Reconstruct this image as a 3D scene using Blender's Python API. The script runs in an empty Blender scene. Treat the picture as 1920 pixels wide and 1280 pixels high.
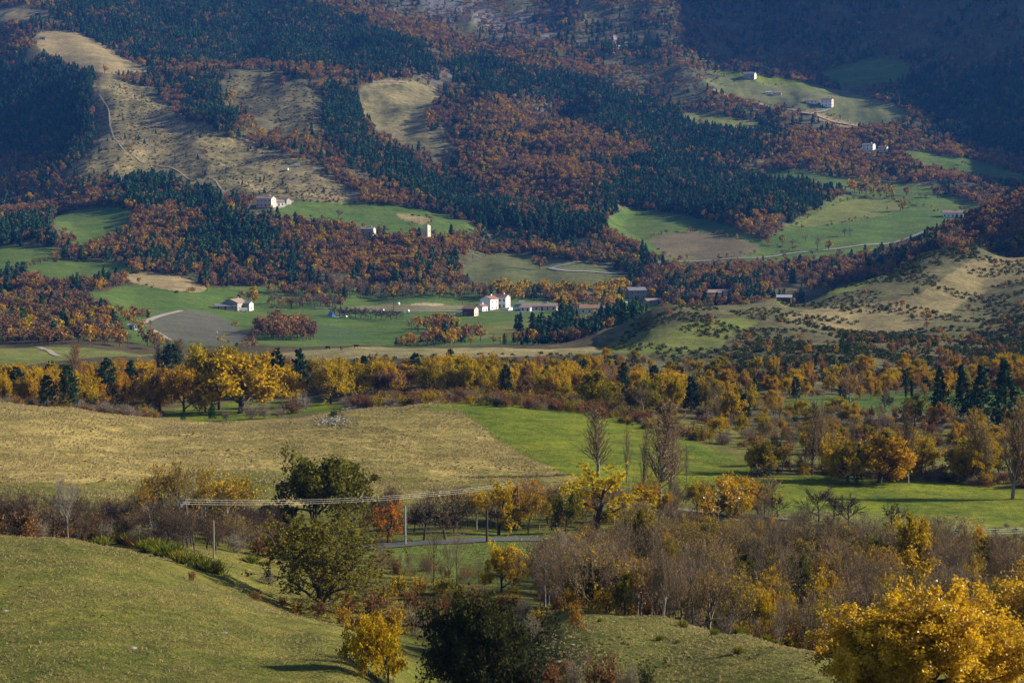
import bpy, math, random
import numpy as np
from mathutils import Vector, Matrix

# ------------------------------------------------------------------ camera, sky, sun, exposure
S = bpy.context.scene
COL = S.collection
F = 1920 * 70.0 / 36.0            # focal length in photo pixels
HORIZON = 385.0                   # photo row of the horizon
PITCH = math.atan((640.0 - HORIZON) / F)
cam_d = bpy.data.cameras.new('camera')
cam_d.lens = 70.0
cam_d.sensor_width = 36.0
cam_d.clip_start = 0.5
cam_d.clip_end = 20000.0
cam = bpy.data.objects.new('camera', cam_d)
COL.objects.link(cam)
cam.location = (0, 0, 0)
cam.rotation_euler = (math.pi / 2 - PITCH, 0, 0)
S.camera = cam

SUN_AZ, SUN_EL = math.radians(78), math.radians(24)   # azimuth clockwise from the view direction
w = bpy.data.worlds.new('World')
S.world = w
w.use_nodes = True
nt = w.node_tree
nt.nodes.clear()
sk = nt.nodes.new('ShaderNodeTexSky')
sk.sky_type = 'NISHITA'
sk.sun_disc = False
sk.sun_elevation = SUN_EL
sk.sun_rotation = SUN_AZ
bg = nt.nodes.new('ShaderNodeBackground')
bg.inputs['Strength'].default_value = 0.05
wo = nt.nodes.new('ShaderNodeOutputWorld')
nt.links.new(sk.outputs[0], bg.inputs[0])
nt.links.new(bg.outputs[0], wo.inputs[0])
sun_d = bpy.data.lights.new('sun', 'SUN')
sun_d.energy = 5.0
sun_d.angle = math.radians(0.5)
sun_d.color = (1.0, 0.91, 0.76)
sun = bpy.data.objects.new('sun', sun_d)
COL.objects.link(sun)
SUNV = Vector((math.sin(SUN_AZ) * math.cos(SUN_EL), math.cos(SUN_AZ) * math.cos(SUN_EL), math.sin(SUN_EL)))
sun.rotation_euler = SUNV.to_track_quat('Z', 'Y').to_euler()
sun.location = SUNV * 500
S.view_settings.view_transform = 'Standard'
S.view_settings.look = 'None'
S.view_settings.exposure = 1.5
S.view_settings.gamma = 1.0
S.view_settings.use_curve_mapping = False
S.render.engine = 'CYCLES'
S.cycles.max_bounces = 5
S.cycles.diffuse_bounces = 2
S.cycles.glossy_bounces = 1
S.cycles.transmission_bounces = 2
S.cycles.volume_bounces = 0
S.cycles.use_denoising = True

# ------------------------------------------------------------------ helpers
def ray(px, py):
    """photo pixel -> (x/Y, z/Y) of its ray"""
    u = (px - 960.0) / F
    v = -(py - 640.0) / F
    Y = math.cos(PITCH) + math.sin(PITCH) * v
    Z = -math.sin(PITCH) + math.cos(PITCH) * v
    return u / Y, Z / Y

def project(x, y, z):
    """world -> photo pixel (arrays)"""
    fwd = y * math.cos(PITCH) - z * math.sin(PITCH)
    up = y * math.sin(PITCH) + z * math.cos(PITCH)
    return 960 + F * x / fwd, 640 - F * up / fwd

_perm = {}
def perlin(x, y, seed=0):
    if seed not in _perm:
        r = np.random.RandomState(seed)
        p = r.permutation(512)
        g = r.uniform(0, 2 * np.pi, 512)
        _perm[seed] = (p, np.cos(g), np.sin(g))
    p, gx, gy = _perm[seed]
    xi = np.floor(x).astype(np.int64)
    yi = np.floor(y).astype(np.int64)
    xf = x - xi
    yf = y - yi
    u = xf * xf * xf * (xf * (xf * 6 - 15) + 10)
    v = yf * yf * yf * (yf * (yf * 6 - 15) + 10)
    def g(ix, iy, dx, dy):
        h = p[(p[ix & 511] + iy) & 511]
        return gx[h] * dx + gy[h] * dy
    a = g(xi, yi, xf, yf)
    b = g(xi + 1, yi, xf - 1, yf)
    c = g(xi, yi + 1, xf, yf - 1)
    d = g(xi + 1, yi + 1, xf - 1, yf - 1)
    return (a + (b - a) * u + ((c + (d - c) * u) - (a + (b - a) * u)) * v) * 1.5

def fbm(x, y, seed=0, octv=4):
    s = 0
    a = 1.0
    for i in range(octv):
        s = s + a * perlin(x * 2 ** i, y * 2 ** i, seed + i)
        a *= 0.5
    return s

def sstep(a, b, x):
    t = np.clip((x - a) / (b - a), 0, 1)
    return t * t * (3 - 2 * t)

def inpoly(px, py, poly):
    poly = np.asarray(poly, float)
    r = np.zeros(px.shape, bool)
    x0, y0 = poly[:, 0].min(), poly[:, 1].min()
    x1, y1 = poly[:, 0].max(), poly[:, 1].max()
    sel = np.nonzero((px >= x0) & (px <= x1) & (py >= y0) & (py <= y1))
    X, Y = px[sel], py[sel]
    c = np.zeros(X.shape, bool)
    n = len(poly)
    for i in range(n):
        ax, ay = poly[i]
        bx, by = poly[(i + 1) % n]
        if ay == by:
            continue
        k = (ay > Y) != (by > Y)
        c ^= k & (X < (bx - ax) * (Y - ay) / (by - ay) + ax)
    r[sel] = c
    return r

def rounded(poly, n=2):
    p = np.asarray(poly, float)
    for _ in range(n):
        q = np.roll(p, -1, 0)
        p = np.stack([0.75 * p + 0.25 * q, 0.25 * p + 0.75 * q], 1).reshape(-1, 2)
    c = p.mean(0)
    return c + (p - c) * 1.10

def mesh_np(name, V, faces_list):
    """V (n,3); faces_list: list of (m,k) int arrays"""
    me = bpy.data.meshes.new(name)
    V = np.asarray(V, np.float32)
    me.vertices.add(len(V))
    me.vertices.foreach_set('co', V.ravel())
    nl = sum(f.size for f in faces_list)
    npoly = sum(len(f) for f in faces_list)
    me.loops.add(nl)
    me.polygons.add(npoly)
    me.loops.foreach_set('vertex_index', np.concatenate([f.ravel() for f in faces_list]).astype(np.int32))
    tot = np.concatenate([np.full(len(f), f.shape[1], np.int32) for f in faces_list])
    st = np.zeros(npoly, np.int32)
    st[1:] = np.cumsum(tot)[:-1]
    me.polygons.foreach_set('loop_start', st)
    me.polygons.foreach_set('loop_total', tot)
    me.update(calc_edges=True)
    return me

def smooth(me):
    me.polygons.foreach_set('use_smooth', np.ones(len(me.polygons), bool))

def fattr(me, name, vals):
    a = me.attributes.new(name, 'FLOAT', 'POINT')
    a.data.foreach_set('value', np.asarray(vals, np.float32))

def cattr(me, name, rgb):
    a = me.attributes.new(name, 'FLOAT_COLOR', 'POINT')
    c = np.ones((len(rgb), 4), np.float32)
    c[:, :3] = rgb
    a.data.foreach_set('color', c.ravel())

# ------------------------------------------------------------------ terrain: surveyed points (photo column, photo row, metres away)
CP = []
def prof(px, *pts):
    for py, d in pts:
        CP.append((px, py, d))
# near knolls, the dip behind them, the road terrace and the dry meadow
prof(-250, (1500, 85), (1280, 112), (1110, 145), (985, 190), (1000, 215), (940, 265), (880, 305), (820, 345), (765, 395), (735, 435), (750, 465), (700, 560), (660, 700), (650, 820), (610, 1000), (530, 1250))
prof(0, (1500, 85), (1280, 112), (1130, 142), (1003, 188), (1012, 208), (945, 265), (880, 305), (820, 350), (775, 398), (752, 435), (765, 452), (720, 560), (688, 640), (655, 760), (660, 800), (600, 1000), (530, 1230), (470, 1400), (425, 1600), (395, 1750))
prof(130, (1280, 112), (1130, 142), (1010, 186), (1022, 206), (960, 258), (880, 308), (800, 375), (764, 438), (770, 455))
prof(250, (1280, 114), (1150, 140), (1035, 180), (1040, 196), (1010, 225), (955, 268), (880, 320), (820, 375), (780, 432), (783, 450), (700, 640), (662, 740), (668, 790), (625, 950))
prof(400, (1500, 85), (1280, 116), (1190, 136), (1108, 160), (1108, 172), (1065, 193), (1035, 215), (1000, 240), (940, 288), (870, 335), (795, 420), (800, 436), (785, 458), (757, 515))
prof(550, (1280, 118), (1200, 140), (1152, 157), (1162, 170), (1130, 188), (1080, 207), (1035, 235), (1000, 262), (930, 302), (860, 350), (787, 420), (790, 436), (765, 490), (750, 520))
prof(660, (1280, 120), (1215, 140), (1176, 158), (1190, 170), (1135, 192), (1065, 220), (1028, 244), (1000, 264), (940, 300), (860, 350), (768, 438), (772, 452), (740, 520), (690, 640), (662, 700), (652, 745), (656, 790))
prof(800, (1500, 100), (1300, 145), (1190, 178), (1110, 205), (1060, 224), (1022, 247), (1000, 265), (930, 308), (850, 365), (754, 448), (752, 470), (700, 600), (655, 720), (652, 745), (657, 790))
prof(940, (1500, 95), (1300, 140), (1215, 160), (1140, 188), (1105, 205), (1055, 228), (1016, 252), (995, 272), (920, 318), (850, 368), (752, 452), (750, 480), (700, 600), (655, 720), (652, 735), (656, 790))
prof(1080, (1280, 128), (1195, 148), (1137, 170), (1150, 188), (1100, 212), (1050, 236), (1008, 260), (960, 298), (890, 340), (830, 385), (772, 440), (765, 470), (715, 590), (655, 725), (650, 750), (652, 800))
prof(1240, (1500, 95), (1280, 125), (1205, 143), (1153, 160), (1170, 180), (1110, 212), (1050, 242), (1000, 275), (938, 318), (870, 362), (805, 415), (770, 480), (720, 590), (680, 680), (650, 720))
prof(1400, (1280, 120), (1192, 146), (1210, 165), (1130, 203), (1050, 246), (985, 290), (930, 325), (885, 355), (830, 410), (780, 485), (740, 550), (700, 610))
prof(1530, (1280, 116), (1222, 136), (1245, 160), (1150, 200), (1055, 248), (990, 290), (920, 335), (895, 352), (830, 415), (775, 490), (745, 530), (720, 570))
prof(1700, (1500, 85), (1290, 116), (1285, 145), (1160, 200), (1060, 250), (1000, 288), (960, 315), (910, 345), (850, 405), (780, 480), (750, 520), (735, 555))
prof(1920, (1500, 85), (1290, 116), (1285, 145), (1165, 200), (1065, 252), (1005, 288), (965, 315), (915, 345), (850, 405), (790, 470), (750, 515), (725, 555))
prof(2200, (1500, 85), (1290, 116), (1285, 145), (1165, 200), (1065, 252), (1005, 288), (965, 315), (915, 345), (850, 405), (790, 470), (745, 520), (690, 600), (600, 800), (480, 1080), (500, 1200), (300, 1500))
# right scrub hill
for p in [(1150, 650, 745), (1200, 592, 845), (1265, 570, 850), (1130, 618, 860), (1300, 640, 735), (1400, 600, 810), (1360, 575, 865), (1380, 660, 690), (1480, 660, 680),
          (1480, 575, 900), (1600, 600, 850), (1560, 545, 950), (1450, 560, 930), (1700, 610, 830), (1640, 520, 1000), (1730, 480, 1060), (1830, 461, 1080), (1920, 482, 1085),
          (1840, 540, 960), (1900, 590, 860), (1750, 660, 700), (1880, 660, 700), (1600, 670, 655), (1620, 720, 590), (1850, 715, 590), (1700, 630, 780),
          (1265, 590, 930), (1360, 590, 950), (1480, 590, 1000), (1640, 545, 1090), (1830, 490, 1180), (1920, 500, 1180), (1130, 640, 930), (1150, 655, 800), (1250, 600, 1000)]:
    CP.append(p)
# valley floor
for p in [(300, 640, 930), (330, 610, 1040), (420, 580, 1190), (200, 560, 1130), (120, 600, 1000), (480, 640, 940), (600, 645, 935), (600, 600, 1120), (600, 575, 1230), (620, 553, 1300),
          (760, 645, 930), (760, 600, 1120), (780, 572, 1240), (900, 640, 940), (900, 590, 1170), (920, 565, 1285), (900, 545, 1345), (1000, 605, 1090), (1030, 570, 1270), (1050, 550, 1340),
          (1150, 560, 1310), (1150, 595, 1130), (1200, 540, 1370), (1300, 520, 1410), (1300, 545, 1330), (1420, 540, 1340), (1420, 500, 1450), (1560, 510, 1420), (1680, 490, 1460)]:
    CP.append(p)
# wooded ridge at the right edge
for p in [(1920, 372, 1330), (1850, 398, 1310), (1780, 432, 1290), (1735, 462, 1280), (1920, 400, 1420), (1850, 425, 1420), (1900, 470, 1230), (2050, 330, 1350), (2200, 300, 1400), (2050, 380, 1500), (1820, 455, 1260)]:
    CP.append(p)
# right valley terraces
for p in [(1200, 490, 1460), (1250, 480, 1490), (1400, 470, 1510), (1500, 475, 1500), (1500, 440, 1590), (1620, 460, 1540), (1700, 440, 1590), (1300, 425, 1650), (1180, 405, 1720), (1580, 400, 1720), (1700, 405, 1700),
          (1790, 400, 1720), (1640, 365, 1860), (1760, 370, 1840), (1850, 350, 1930), (1480, 320, 2000), (1400, 325, 2000), (1600, 335, 1960), (1700, 300, 2080), (1800, 300, 2090), (1900, 325, 2010), (1300, 300, 2060),
          (1450, 285, 2120), (1400, 240, 2250), (1300, 218, 2310), (1550, 200, 2360), (1650, 212, 2340), (1650, 270, 2180), (1500, 250, 2230), (1600, 235, 2270), (1450, 178, 2430), (1350, 160, 2480), (1400, 145, 2530), (1500, 158, 2500), (1620, 160, 2520), (1700, 215, 2330)]:
    CP.append(p)
# right pine slope, rocky crest and the shaded mountain
for p in [(1750, 235, 2290), (1760, 180, 2400), (1850, 260, 2200), (1920, 300, 2120), (1850, 180, 2330), (1920, 200, 2250), (1920, 118, 2390), (1850, 110, 2450), (1780, 128, 2480), (1720, 150, 2500), (1900, 60, 2520), (1800, 75, 2620),
          (1620, 120, 2640), (1500, 110, 2700), (1400, 105, 2760), (1500, 50, 2860), (1620, 50, 2820), (1380, 40, 2960), (1500, -20, 3050), (1300, -30, 3300), (1700, 10, 2820), (1850, -40, 2750), (1620, -60, 3000), (1920, -80, 2720),
          (2060, 180, 2200), (2060, 40, 2400), (2060, -90, 2600), (2250, 40, 2300), (2250, -180, 2600), (2060, -220, 2900), (1850, -180, 3000), (1620, -190, 3300), (2300, -420, 3000), (2050, -420, 3300), (1750, -380, 3600), (1400, -250, 3800), (2200, 150, 2000)]:  # unseen ground beyond the edges, its right ridge raised to shade the mountain
    CP.append(p)
# the long mountain slope
for p in [(1350, 115, 2680), (1300, 60, 2790), (1250, 0, 2920), (1180, -70, 3100), (1200, 120, 2640), (1200, 60, 2790), (1100, 100, 2690), (1000, 40, 2900), (1000, -30, 3120), (1100, -60, 3150), (900, 100, 2690), (850, 40, 2860), (800, -30, 3100),
          (1250, 190, 2400), (1150, 160, 2480), (1050, 150, 2500), (950, 130, 2560), (1200, 255, 2190), (1100, 215, 2290), (1000, 195, 2330), (900, 165, 2400), (1080, 245, 2260), (1000, 225, 2290), (1350, 285, 2110),
          (830, 130, 2480), (830, 170, 2350), (760, 60, 2750), (700, 0, 2960), (600, -20, 3000), (600, 60, 2700), (650, 120, 2450), (500, 60, 2680), (480, 110, 2500), (400, 0, 2900), (350, 60, 2650), (300, 110, 2420), (250, 20, 2750), (120, 0, 2800)]:
    CP.append(p)
# spurs and pastures in the middle
for p in [(920, 186, 2210), (850, 190, 2210), (1050, 238, 2110), (1120, 262, 2060), (1200, 292, 2000), (1280, 302, 2050), (760, 150, 2290), (690, 152, 2270), (830, 185, 2230), (760, 200, 2170), (760, 270, 2000), (700, 220, 2110), (840, 280, 1990), (850, 250, 2060), (940, 260, 2030),
          (1000, 330, 1880), (1100, 340, 1850), (900, 330, 1870), (1150, 370, 1780), (1050, 400, 1700), (1140, 435, 1620), (950, 400, 1690), (1000, 450, 1570), (900, 430, 1610), (850, 390, 1720), (800, 340, 1830), (720, 320, 1850), (660, 265, 1960), (640, 200, 2110),
          (500, 138, 2270), (590, 150, 2250), (500, 190, 2130), (590, 240, 1990), (520, 255, 1960), (440, 160, 2210), (430, 220, 2050), (400, 190, 2110), (640, 300, 1860)]:
    CP.append(p)
# left spur, its dark west face, pastures under it
for p in [(160, 130, 2240), (190, 152, 2130), (196, 200, 2010), (203, 250, 1900), (192, 290, 1820), (160, 325, 1760), (120, 370, 1690), (150, 90, 2380), (60, 70, 2460), (0, 28, 2660), (230, 110, 2370), (290, 150, 2230), (290, 200, 2060), (350, 240, 1950), (300, 290, 1820), (400, 290, 1810),
          (480, 290, 1810), (560, 310, 1780), (640, 360, 1690), (500, 345, 1700), (400, 340, 1690), (300, 340, 1700), (230, 360, 1660), (500, 388, 1590), (400, 390, 1580), (300, 400, 1570), (580, 395, 1590), (700, 400, 1590), (800, 415, 1570), (880, 436, 1550),
          (100, 205, 2130), (0, 250, 2130), (100, 270, 2000), (0, 315, 1990), (100, 325, 1850), (0, 380, 1840), (60, 375, 1740), (0, 110, 2420), (-120, 330, 2050), (-120, 200, 2350), (-250, 280, 2100), (-250, 150, 2500), (-250, 440, 1600), (-120, 450, 1600), (-250, 0, 2900),
          (170, 420, 1530), (100, 440, 1470), (240, 400, 1570), (60, 480, 1370), (150, 505, 1320), (240, 500, 1330), (330, 530, 1270), (250, 560, 1180), (340, 470, 1420), (450, 470, 1430), (420, 540, 1290), (560, 530, 1350), (560, 470, 1440), (690, 445, 1500), (800, 447, 1500), (700, 540, 1350), (850, 530, 1380), (900, 470, 1500), (950, 500, 1430), (1050, 510, 1410), (1100, 470, 1500), (1000, 540, 1360)]:
    CP.append(p)
for px in (-600, -250, 200, 650, 1100):
    CP.append((px, -230, 3900)); CP.append((px, -420, 5200))
for px in (-600,):
    prof(px, (1280, 112), (1000, 190), (900, 300), (740, 440), (650, 700), (600, 1000), (480, 1500), (300, 2000), (50, 2700))
for px in (2600,):
    prof(px, (1280, 112), (1060, 250), (900, 345), (740, 520), (600, 800), (400, 1200), (250, 1800), (-50, 2400), (-400, 3200))

cp = np.array(CP, float)
cu = np.empty(len(cp)); cs = np.empty(len(cp))
for i, (a, b, d) in enumerate(CP):
    cu[i], cs[i] = ray(a, b)
KU, KV = 3.4, 0.62
Pu, Pv = cu * KU, np.log(cp[:, 2]) * KV
def tps(r2):
    return 0.5 * r2 * np.log(r2 + 1e-12)
n = len(cp)
A = np.zeros((n + 3, n + 3))
A[:n, :n] = tps((Pu[:, None] - Pu[None]) ** 2 + (Pv[:, None] - Pv[None]) ** 2) + np.eye(n) * 2e-5
A[:n, n:] = np.stack([np.ones(n), Pu, Pv], 1)
A[n:, :n] = A[:n, n:].T
WT = np.linalg.solve(A, np.concatenate([cs, np.zeros(3)]))

D = np.concatenate([np.geomspace(2.2, 84, 26, endpoint=False), np.geomspace(84, 3500, 960, endpoint=False), np.geomspace(3500, 7500, 24)])
U = np.concatenate([np.linspace(-0.60, -0.31, 40, endpoint=False), np.linspace(-0.31, 0.31, 640, endpoint=False), np.linspace(0.31, 0.60, 41)])
ND, NU = len(D), len(U)

# evaluate the spline on a coarse lattice, then refine bilinearly (it is smooth)
Dc = np.concatenate([D[:26:3], D[26::4]])
if Dc[-1] < D[-1]: Dc = np.append(Dc, D[-1])
Uc = np.concatenate([U[:40:5], U[40:680:4], U[680::5]])
if Uc[-1] < U[-1]: Uc = np.append(Uc, U[-1])
gu, gv = np.meshgrid(Uc * KU, np.log(np.maximum(Dc, 60)) * KV)
sl = np.zeros(gu.size)
gu, gv = gu.ravel(), gv.ravel()
for k in range(0, gu.size, 8000):
    a, b = gu[k:k + 8000], gv[k:k + 8000]
    sl[k:k + 8000] = tps((a[:, None] - Pu[None]) ** 2 + (b[:, None] - Pv[None]) ** 2) @ WT[:n] + WT[n] + WT[n + 1] * a + WT[n + 2] * b
sl = sl.reshape(len(Dc), len(Uc))
tmp = np.empty((len(Dc), NU))
for i in range(len(Dc)):
    tmp[i] = np.interp(U, Uc, sl[i])
SL = np.empty((ND, NU))
ld, ldc = np.log(D), np.log(Dc)
for j in range(NU):
    SL[:, j] = np.interp(ld, ldc, tmp[:, j])
DD, UU = np.meshgrid(D, U, indexing='ij')
X, Y = UU * DD, DD.copy()
Z = SL * DD
# the camera's own hilltop: from 84 m in, climb to eye height below the lens
near = DD < 84
zi = SL[26][None] * 84
tt = np.clip(DD / 84, 0, 1)
Z = np.where(near, -1.7 + (zi + 1.7) * tt ** 1.1, Z)
# ------------------------------------------------------------------ land cover (albedo), surveyed as photo outlines on the ground they lie on
GRASS_N = ((0.058, 0.070, 0.008), (0.138, 0.116, 0.024))
DRY = ((0.090, 0.082, 0.016), (0.310, 0.226, 0.072))
LUSH = ((0.040, 0.074, 0.004), (0.140, 0.148, 0.006))
GREEN = ((0.036, 0.078, 0.010), (0.084, 0.110, 0.018))
PALE = ((0.072, 0.096, 0.016), (0.140, 0.134, 0.034))
OLIVE = ((0.040, 0.042, 0.016), (0.130, 0.106, 0.048))
TAN = ((0.150, 0.118, 0.052), (0.270, 0.200, 0.090))
FLOOR = ((0.035, 0.035, 0.014), (0.085, 0.060, 0.026))
PLOUGH = ((0.070, 0.070, 0.048), (0.090, 0.085, 0.060))
BROWN = ((0.090, 0.072, 0.038), (0.120, 0.095, 0.050))
SCREE = ((0.070, 0.066, 0.058), (0.170, 0.155, 0.145))
ROCK = ((0.300, 0.240, 0.190), (0.480, 0.400, 0.330))
EARTH = ((0.200, 0.150, 0.100), (0.300, 0.230, 0.150))
SCRUB = ((0.036, 0.040, 0.015), (0.125, 0.108, 0.045))
FIELDS = [
    # (outline, (near, far), cover)
    # --- near ground
    ([(-400, 950), (0, 950), (250, 945), (480, 940), (700, 945), (900, 925), (1010, 905), (1055, 890), (960, 840), (900, 790), (850, 760), (700, 755), (600, 765), (480, 790), (300, 780), (130, 762), (0, 745), (-400, 720)], (240, 455), DRY),
    ([(-400, 900), (0, 905), (250, 905), (480, 870), (560, 900), (480, 945), (200, 960), (-400, 960)], (230, 330), GRASS_N),
    ([(840, 752), (900, 745), (1110, 765), (1190, 790), (1260, 820), (1400, 870), (1390, 885), (1300, 905), (1200, 915), (1080, 890), (960, 835), (895, 780)], (300, 470), LUSH),
    ([(780, 762), (860, 752), (900, 768), (800, 770)], (380, 480), LUSH),
    ([(290, 790), (330, 765), (480, 752), (640, 755), (620, 772), (560, 775), (450, 790)], (440, 560), LUSH),
    ([(1405, 905), (1520, 893), (1700, 905), (1940, 920), (1940, 990), (1800, 985), (1640, 965), (1500, 965), (1425, 965)], (280, 365), LUSH),
    ([(1425, 960), (1640, 965), (1800, 985), (1940, 990), (1940, 1060), (1440, 1050), (1200, 1030), (1180, 960)], (230, 310), PALE),
    ([(680, 1020), (900, 1000), (1160, 1005), (1100, 1045), (950, 1095), (830, 1080), (700, 1045)], (200, 275), ((0.065, 0.095, 0.012), (0.105, 0.120, 0.024))),
    ([(1480, 745), (1700, 738), (1930, 722), (1930, 760), (1700, 772), (1500, 775)], (440, 600), GREEN),
    # --- pasture ridge
    ([(-300, 690), (0, 690), (150, 668), (300, 668), (270, 655), (120, 650), (0, 655), (-300, 660)], (600, 830), PALE),
    ([(470, 668), (520, 655), (800, 646), (1130, 640), (1110, 665), (900, 668), (700, 672), (520, 676)], (600, 800), ((0.115, 0.105, 0.040), (0.230, 0.185, 0.080))),
    # --- right hill
    ([(1130, 655), (1190, 625), (1290, 608), (1380, 596), (1420, 606), (1360, 625), (1350, 655), (1240, 665)], (620, 850), PALE),
    ([(1460, 560), (1500, 540), (1600, 515), (1660, 505), (1640, 530), (1560, 555), (1480, 575)], (850, 1100), PALE),
    ([(1480, 590), (1540, 580), (1620, 568), (1720, 560), (1790, 500), (1930, 470), (1930, 520), (1850, 540), (1740, 600), (1690, 625), (1600, 622), (1530, 610)], (740, 1120), ((0.095, 0.082, 0.034), (0.215, 0.165, 0.074)), 3),
    ([(1230, 580), (1330, 576), (1350, 590), (1230, 610)], (780, 880), OLIVE),
    # --- valley
    ([(0, 700), (0, 560), (500, 540), (900, 540), (1250, 545), (1100, 650)], (900, 1360), GREEN),
    ([(268, 602), (330, 582), (400, 588), (432, 612), (485, 642), (330, 645), (292, 622)], (880, 1220), PLOUGH),
    ([(660, 583), (680, 572), (860, 570), (880, 582), (760, 585)], (1130, 1290), ((0.115, 0.105, 0.045), (0.150, 0.130, 0.060))),
    ([(870, 625), (930, 603), (1000, 600), (1040, 605), (940, 630), (880, 635)], (930, 1120), PALE),
    ([(760, 572), (790, 567), (830, 568), (830, 573)], (1200, 1320), EARTH),
    ([(590, 605), (685, 625), (670, 642), (590, 640)], (930, 1090), ((0.050, 0.085, 0.022), (0.060, 0.090, 0.030))),
    # --- left slopes
    ([(88, 407), (200, 386), (248, 398), (240, 425), (150, 462), (135, 440)], (1380, 1650), GREEN),
    ([(-60, 465), (40, 460), (130, 470), (100, 490), (0, 508), (-60, 508)], (1250, 1560), GREEN),
    ([(55, 497), (130, 487), (235, 491), (242, 515), (120, 527), (40, 512)], (1230, 1450), GREEN),
    ([(235, 513), (320, 513), (400, 545), (330, 548), (250, 530)], (1180, 1350), TAN),
    ([(240, 532), (330, 548), (370, 552), (310, 575), (240, 580), (180, 560)], (1080, 1300), GREEN),
    ([(190, 165), (225, 150), (300, 190), (370, 235), (480, 275), (560, 300), (615, 330), (655, 365), (640, 382), (560, 378), (500, 376), (430, 368), (330, 335), (200, 335), (130, 330), (180, 290), (205, 250)], (1560, 2250), ((0.045, 0.045, 0.017), (0.225, 0.175, 0.078)), 5),
    ([(240, 270), (330, 268), (350, 290), (260, 290)], (1600, 2000), TAN),
    ([(480, 300), (560, 310), (640, 358), (640, 380), (540, 350)], (1550, 1850), ((0.11, 0.09, 0.04), (0.22, 0.17, 0.08)), 4),
    ([(540, 377), (640, 382), (750, 386), (860, 412), (895, 437), (700, 434), (640, 412), (555, 408), (515, 397)], (1450, 1700), GREEN),
    ([(735, 400), (790, 405), (812, 418), (780, 420)], (1450, 1700), TAN),
    ([(72, 66), (130, 58), (180, 78), (232, 114), (290, 130), (230, 138), (160, 130), (108, 110), (75, 88)], (2150, 2560), TAN),
    ([(-80, 22), (60, 14), (95, 26), (60, 36), (-80, 42)], (2450, 2850), TAN),
    ([(430, 143), (520, 138), (592, 165), (602, 230), (572, 258), (500, 242), (450, 202), (422, 170)], (1900, 2330), OLIVE, 5),
    ([(686, 158), (760, 150), (855, 190), (792, 205), (800, 240), (855, 266), (832, 287), (760, 277), (700, 232), (678, 190)], (1930, 2330), ((0.058, 0.056, 0.021), (0.190, 0.155, 0.068)), 3),
    ([(690, 155), (760, 150), (770, 156), (700, 162)], (2150, 2350), TAN),
    # --- village side slope
    ([(880, 505), (950, 470), (1060, 490), (1190, 515), (1120, 545), (1050, 556), (930, 545), (880, 525)], (1310, 1560), ((0.055, 0.070, 0.020), (0.105, 0.100, 0.036))),
    # --- right terraces
    ([(1138, 432), (1172, 394), (1230, 398), (1350, 418), (1440, 462), (1535, 482), (1400, 490), (1250, 494), (1200, 452)], (1420, 1760), GREEN),
    ([(1222, 442), (1330, 434), (1445, 472), (1270, 490), (1236, 466)], (1440, 1680), BROWN),
    ([(1440, 455), (1500, 418), (1592, 364), (1700, 372), (1720, 366), (1800, 392), (1760, 432), (1700, 452), (1600, 474), (1510, 488)], (1430, 1900), GREEN),
    ([(1500, 420), (1590, 372), (1700, 375), (1690, 395), (1600, 415), (1510, 425)], (1600, 1900), PALE),
    ([(1380, 323), (1480, 317), (1610, 340), (1720, 345), (1790, 372), (1860, 395), (1780, 400), (1640, 368), (1540, 345)], (1720, 2060), GREEN),
    ([(1690, 282), (1800, 294), (1910, 325), (1930, 335), (1860, 337), (1740, 310)], (1930, 2150), GREEN),
    ([(1310, 155), (1400, 143), (1480, 150), (1540, 165), (1640, 188), (1705, 214), (1640, 235), (1560, 225), (1500, 203), (1440, 195), (1350, 170)], (2240, 2580), ((0.075, 0.090, 0.026), (0.125, 0.122, 0.048))),
    ([(1280, 216), (1350, 213), (1455, 240), (1400, 242), (1300, 229)], (2180, 2380), PALE),
    ([(1310, 133), (1420, 136), (1530, 160), (1500, 166), (1400, 150)], (2380, 2650), LUSH),
    ([(1500, 200), (1600, 232), (1640, 242), (1560, 238)], (2200, 2400), TAN),
    ([(1540, 135), (1640, 108), (1710, 122), (1690, 148), (1590, 165)], (2400, 2720), GREEN),
    # --- scree and bare rock on the mountain
    ([(760, -20), (860, -20), (960, 20), (1060, 70), (980, 70), (880, 45), (800, 30)], (2500, 3300), SCREE, 8),
    ([(640, -20), (720, 0), (760, 40), (700, 30)], (2500, 3300), SCREE, 8),
    ([(1138, 98), (1148, 60), (1168, 88), (1160, 100)], (2500, 2900), ROCK),
    ([(990, 195), (1050, 215), (1130, 250), (1100, 258), (1000, 222)], (2100, 2400), ((0.05, 0.045, 0.035), (0.16, 0.125, 0.095)), 6),
    ([(790, 95), (850, 110), (850, 160), (800, 165), (800, 130)], (2250, 2650), ((0.05, 0.046, 0.035), (0.09, 0.08, 0.06)), 4),
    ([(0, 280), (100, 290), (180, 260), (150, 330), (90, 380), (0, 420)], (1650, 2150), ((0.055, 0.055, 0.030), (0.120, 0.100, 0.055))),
]
PX0, PY0 = project(X, Y, Z)
calm = np.zeros(Z.shape)
for fd in FIELDS:
    if fd[1][0] > 880 and fd[2] in (GREEN, PALE, TAN, BROWN, LUSH): calm[inpoly(PX0, PY0, rounded(fd[0])) & (DD > fd[1][0]) & (DD < fd[1][1])] = 1.0
def blur(m, r, ax):
    c_ = np.cumsum(np.pad(m, [(r + 1, r) if k == ax else (0, 0) for k in (0, 1)], mode='edge'), axis=ax)
    n_ = m.shape[ax]
    return (np.take(c_, range(2 * r + 1, 2 * r + 1 + n_), ax) - np.take(c_, range(0, n_), ax)) / (2 * r + 1)
for _ in range(2): calm = blur(blur(calm, 8, 0), 8, 1)
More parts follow.
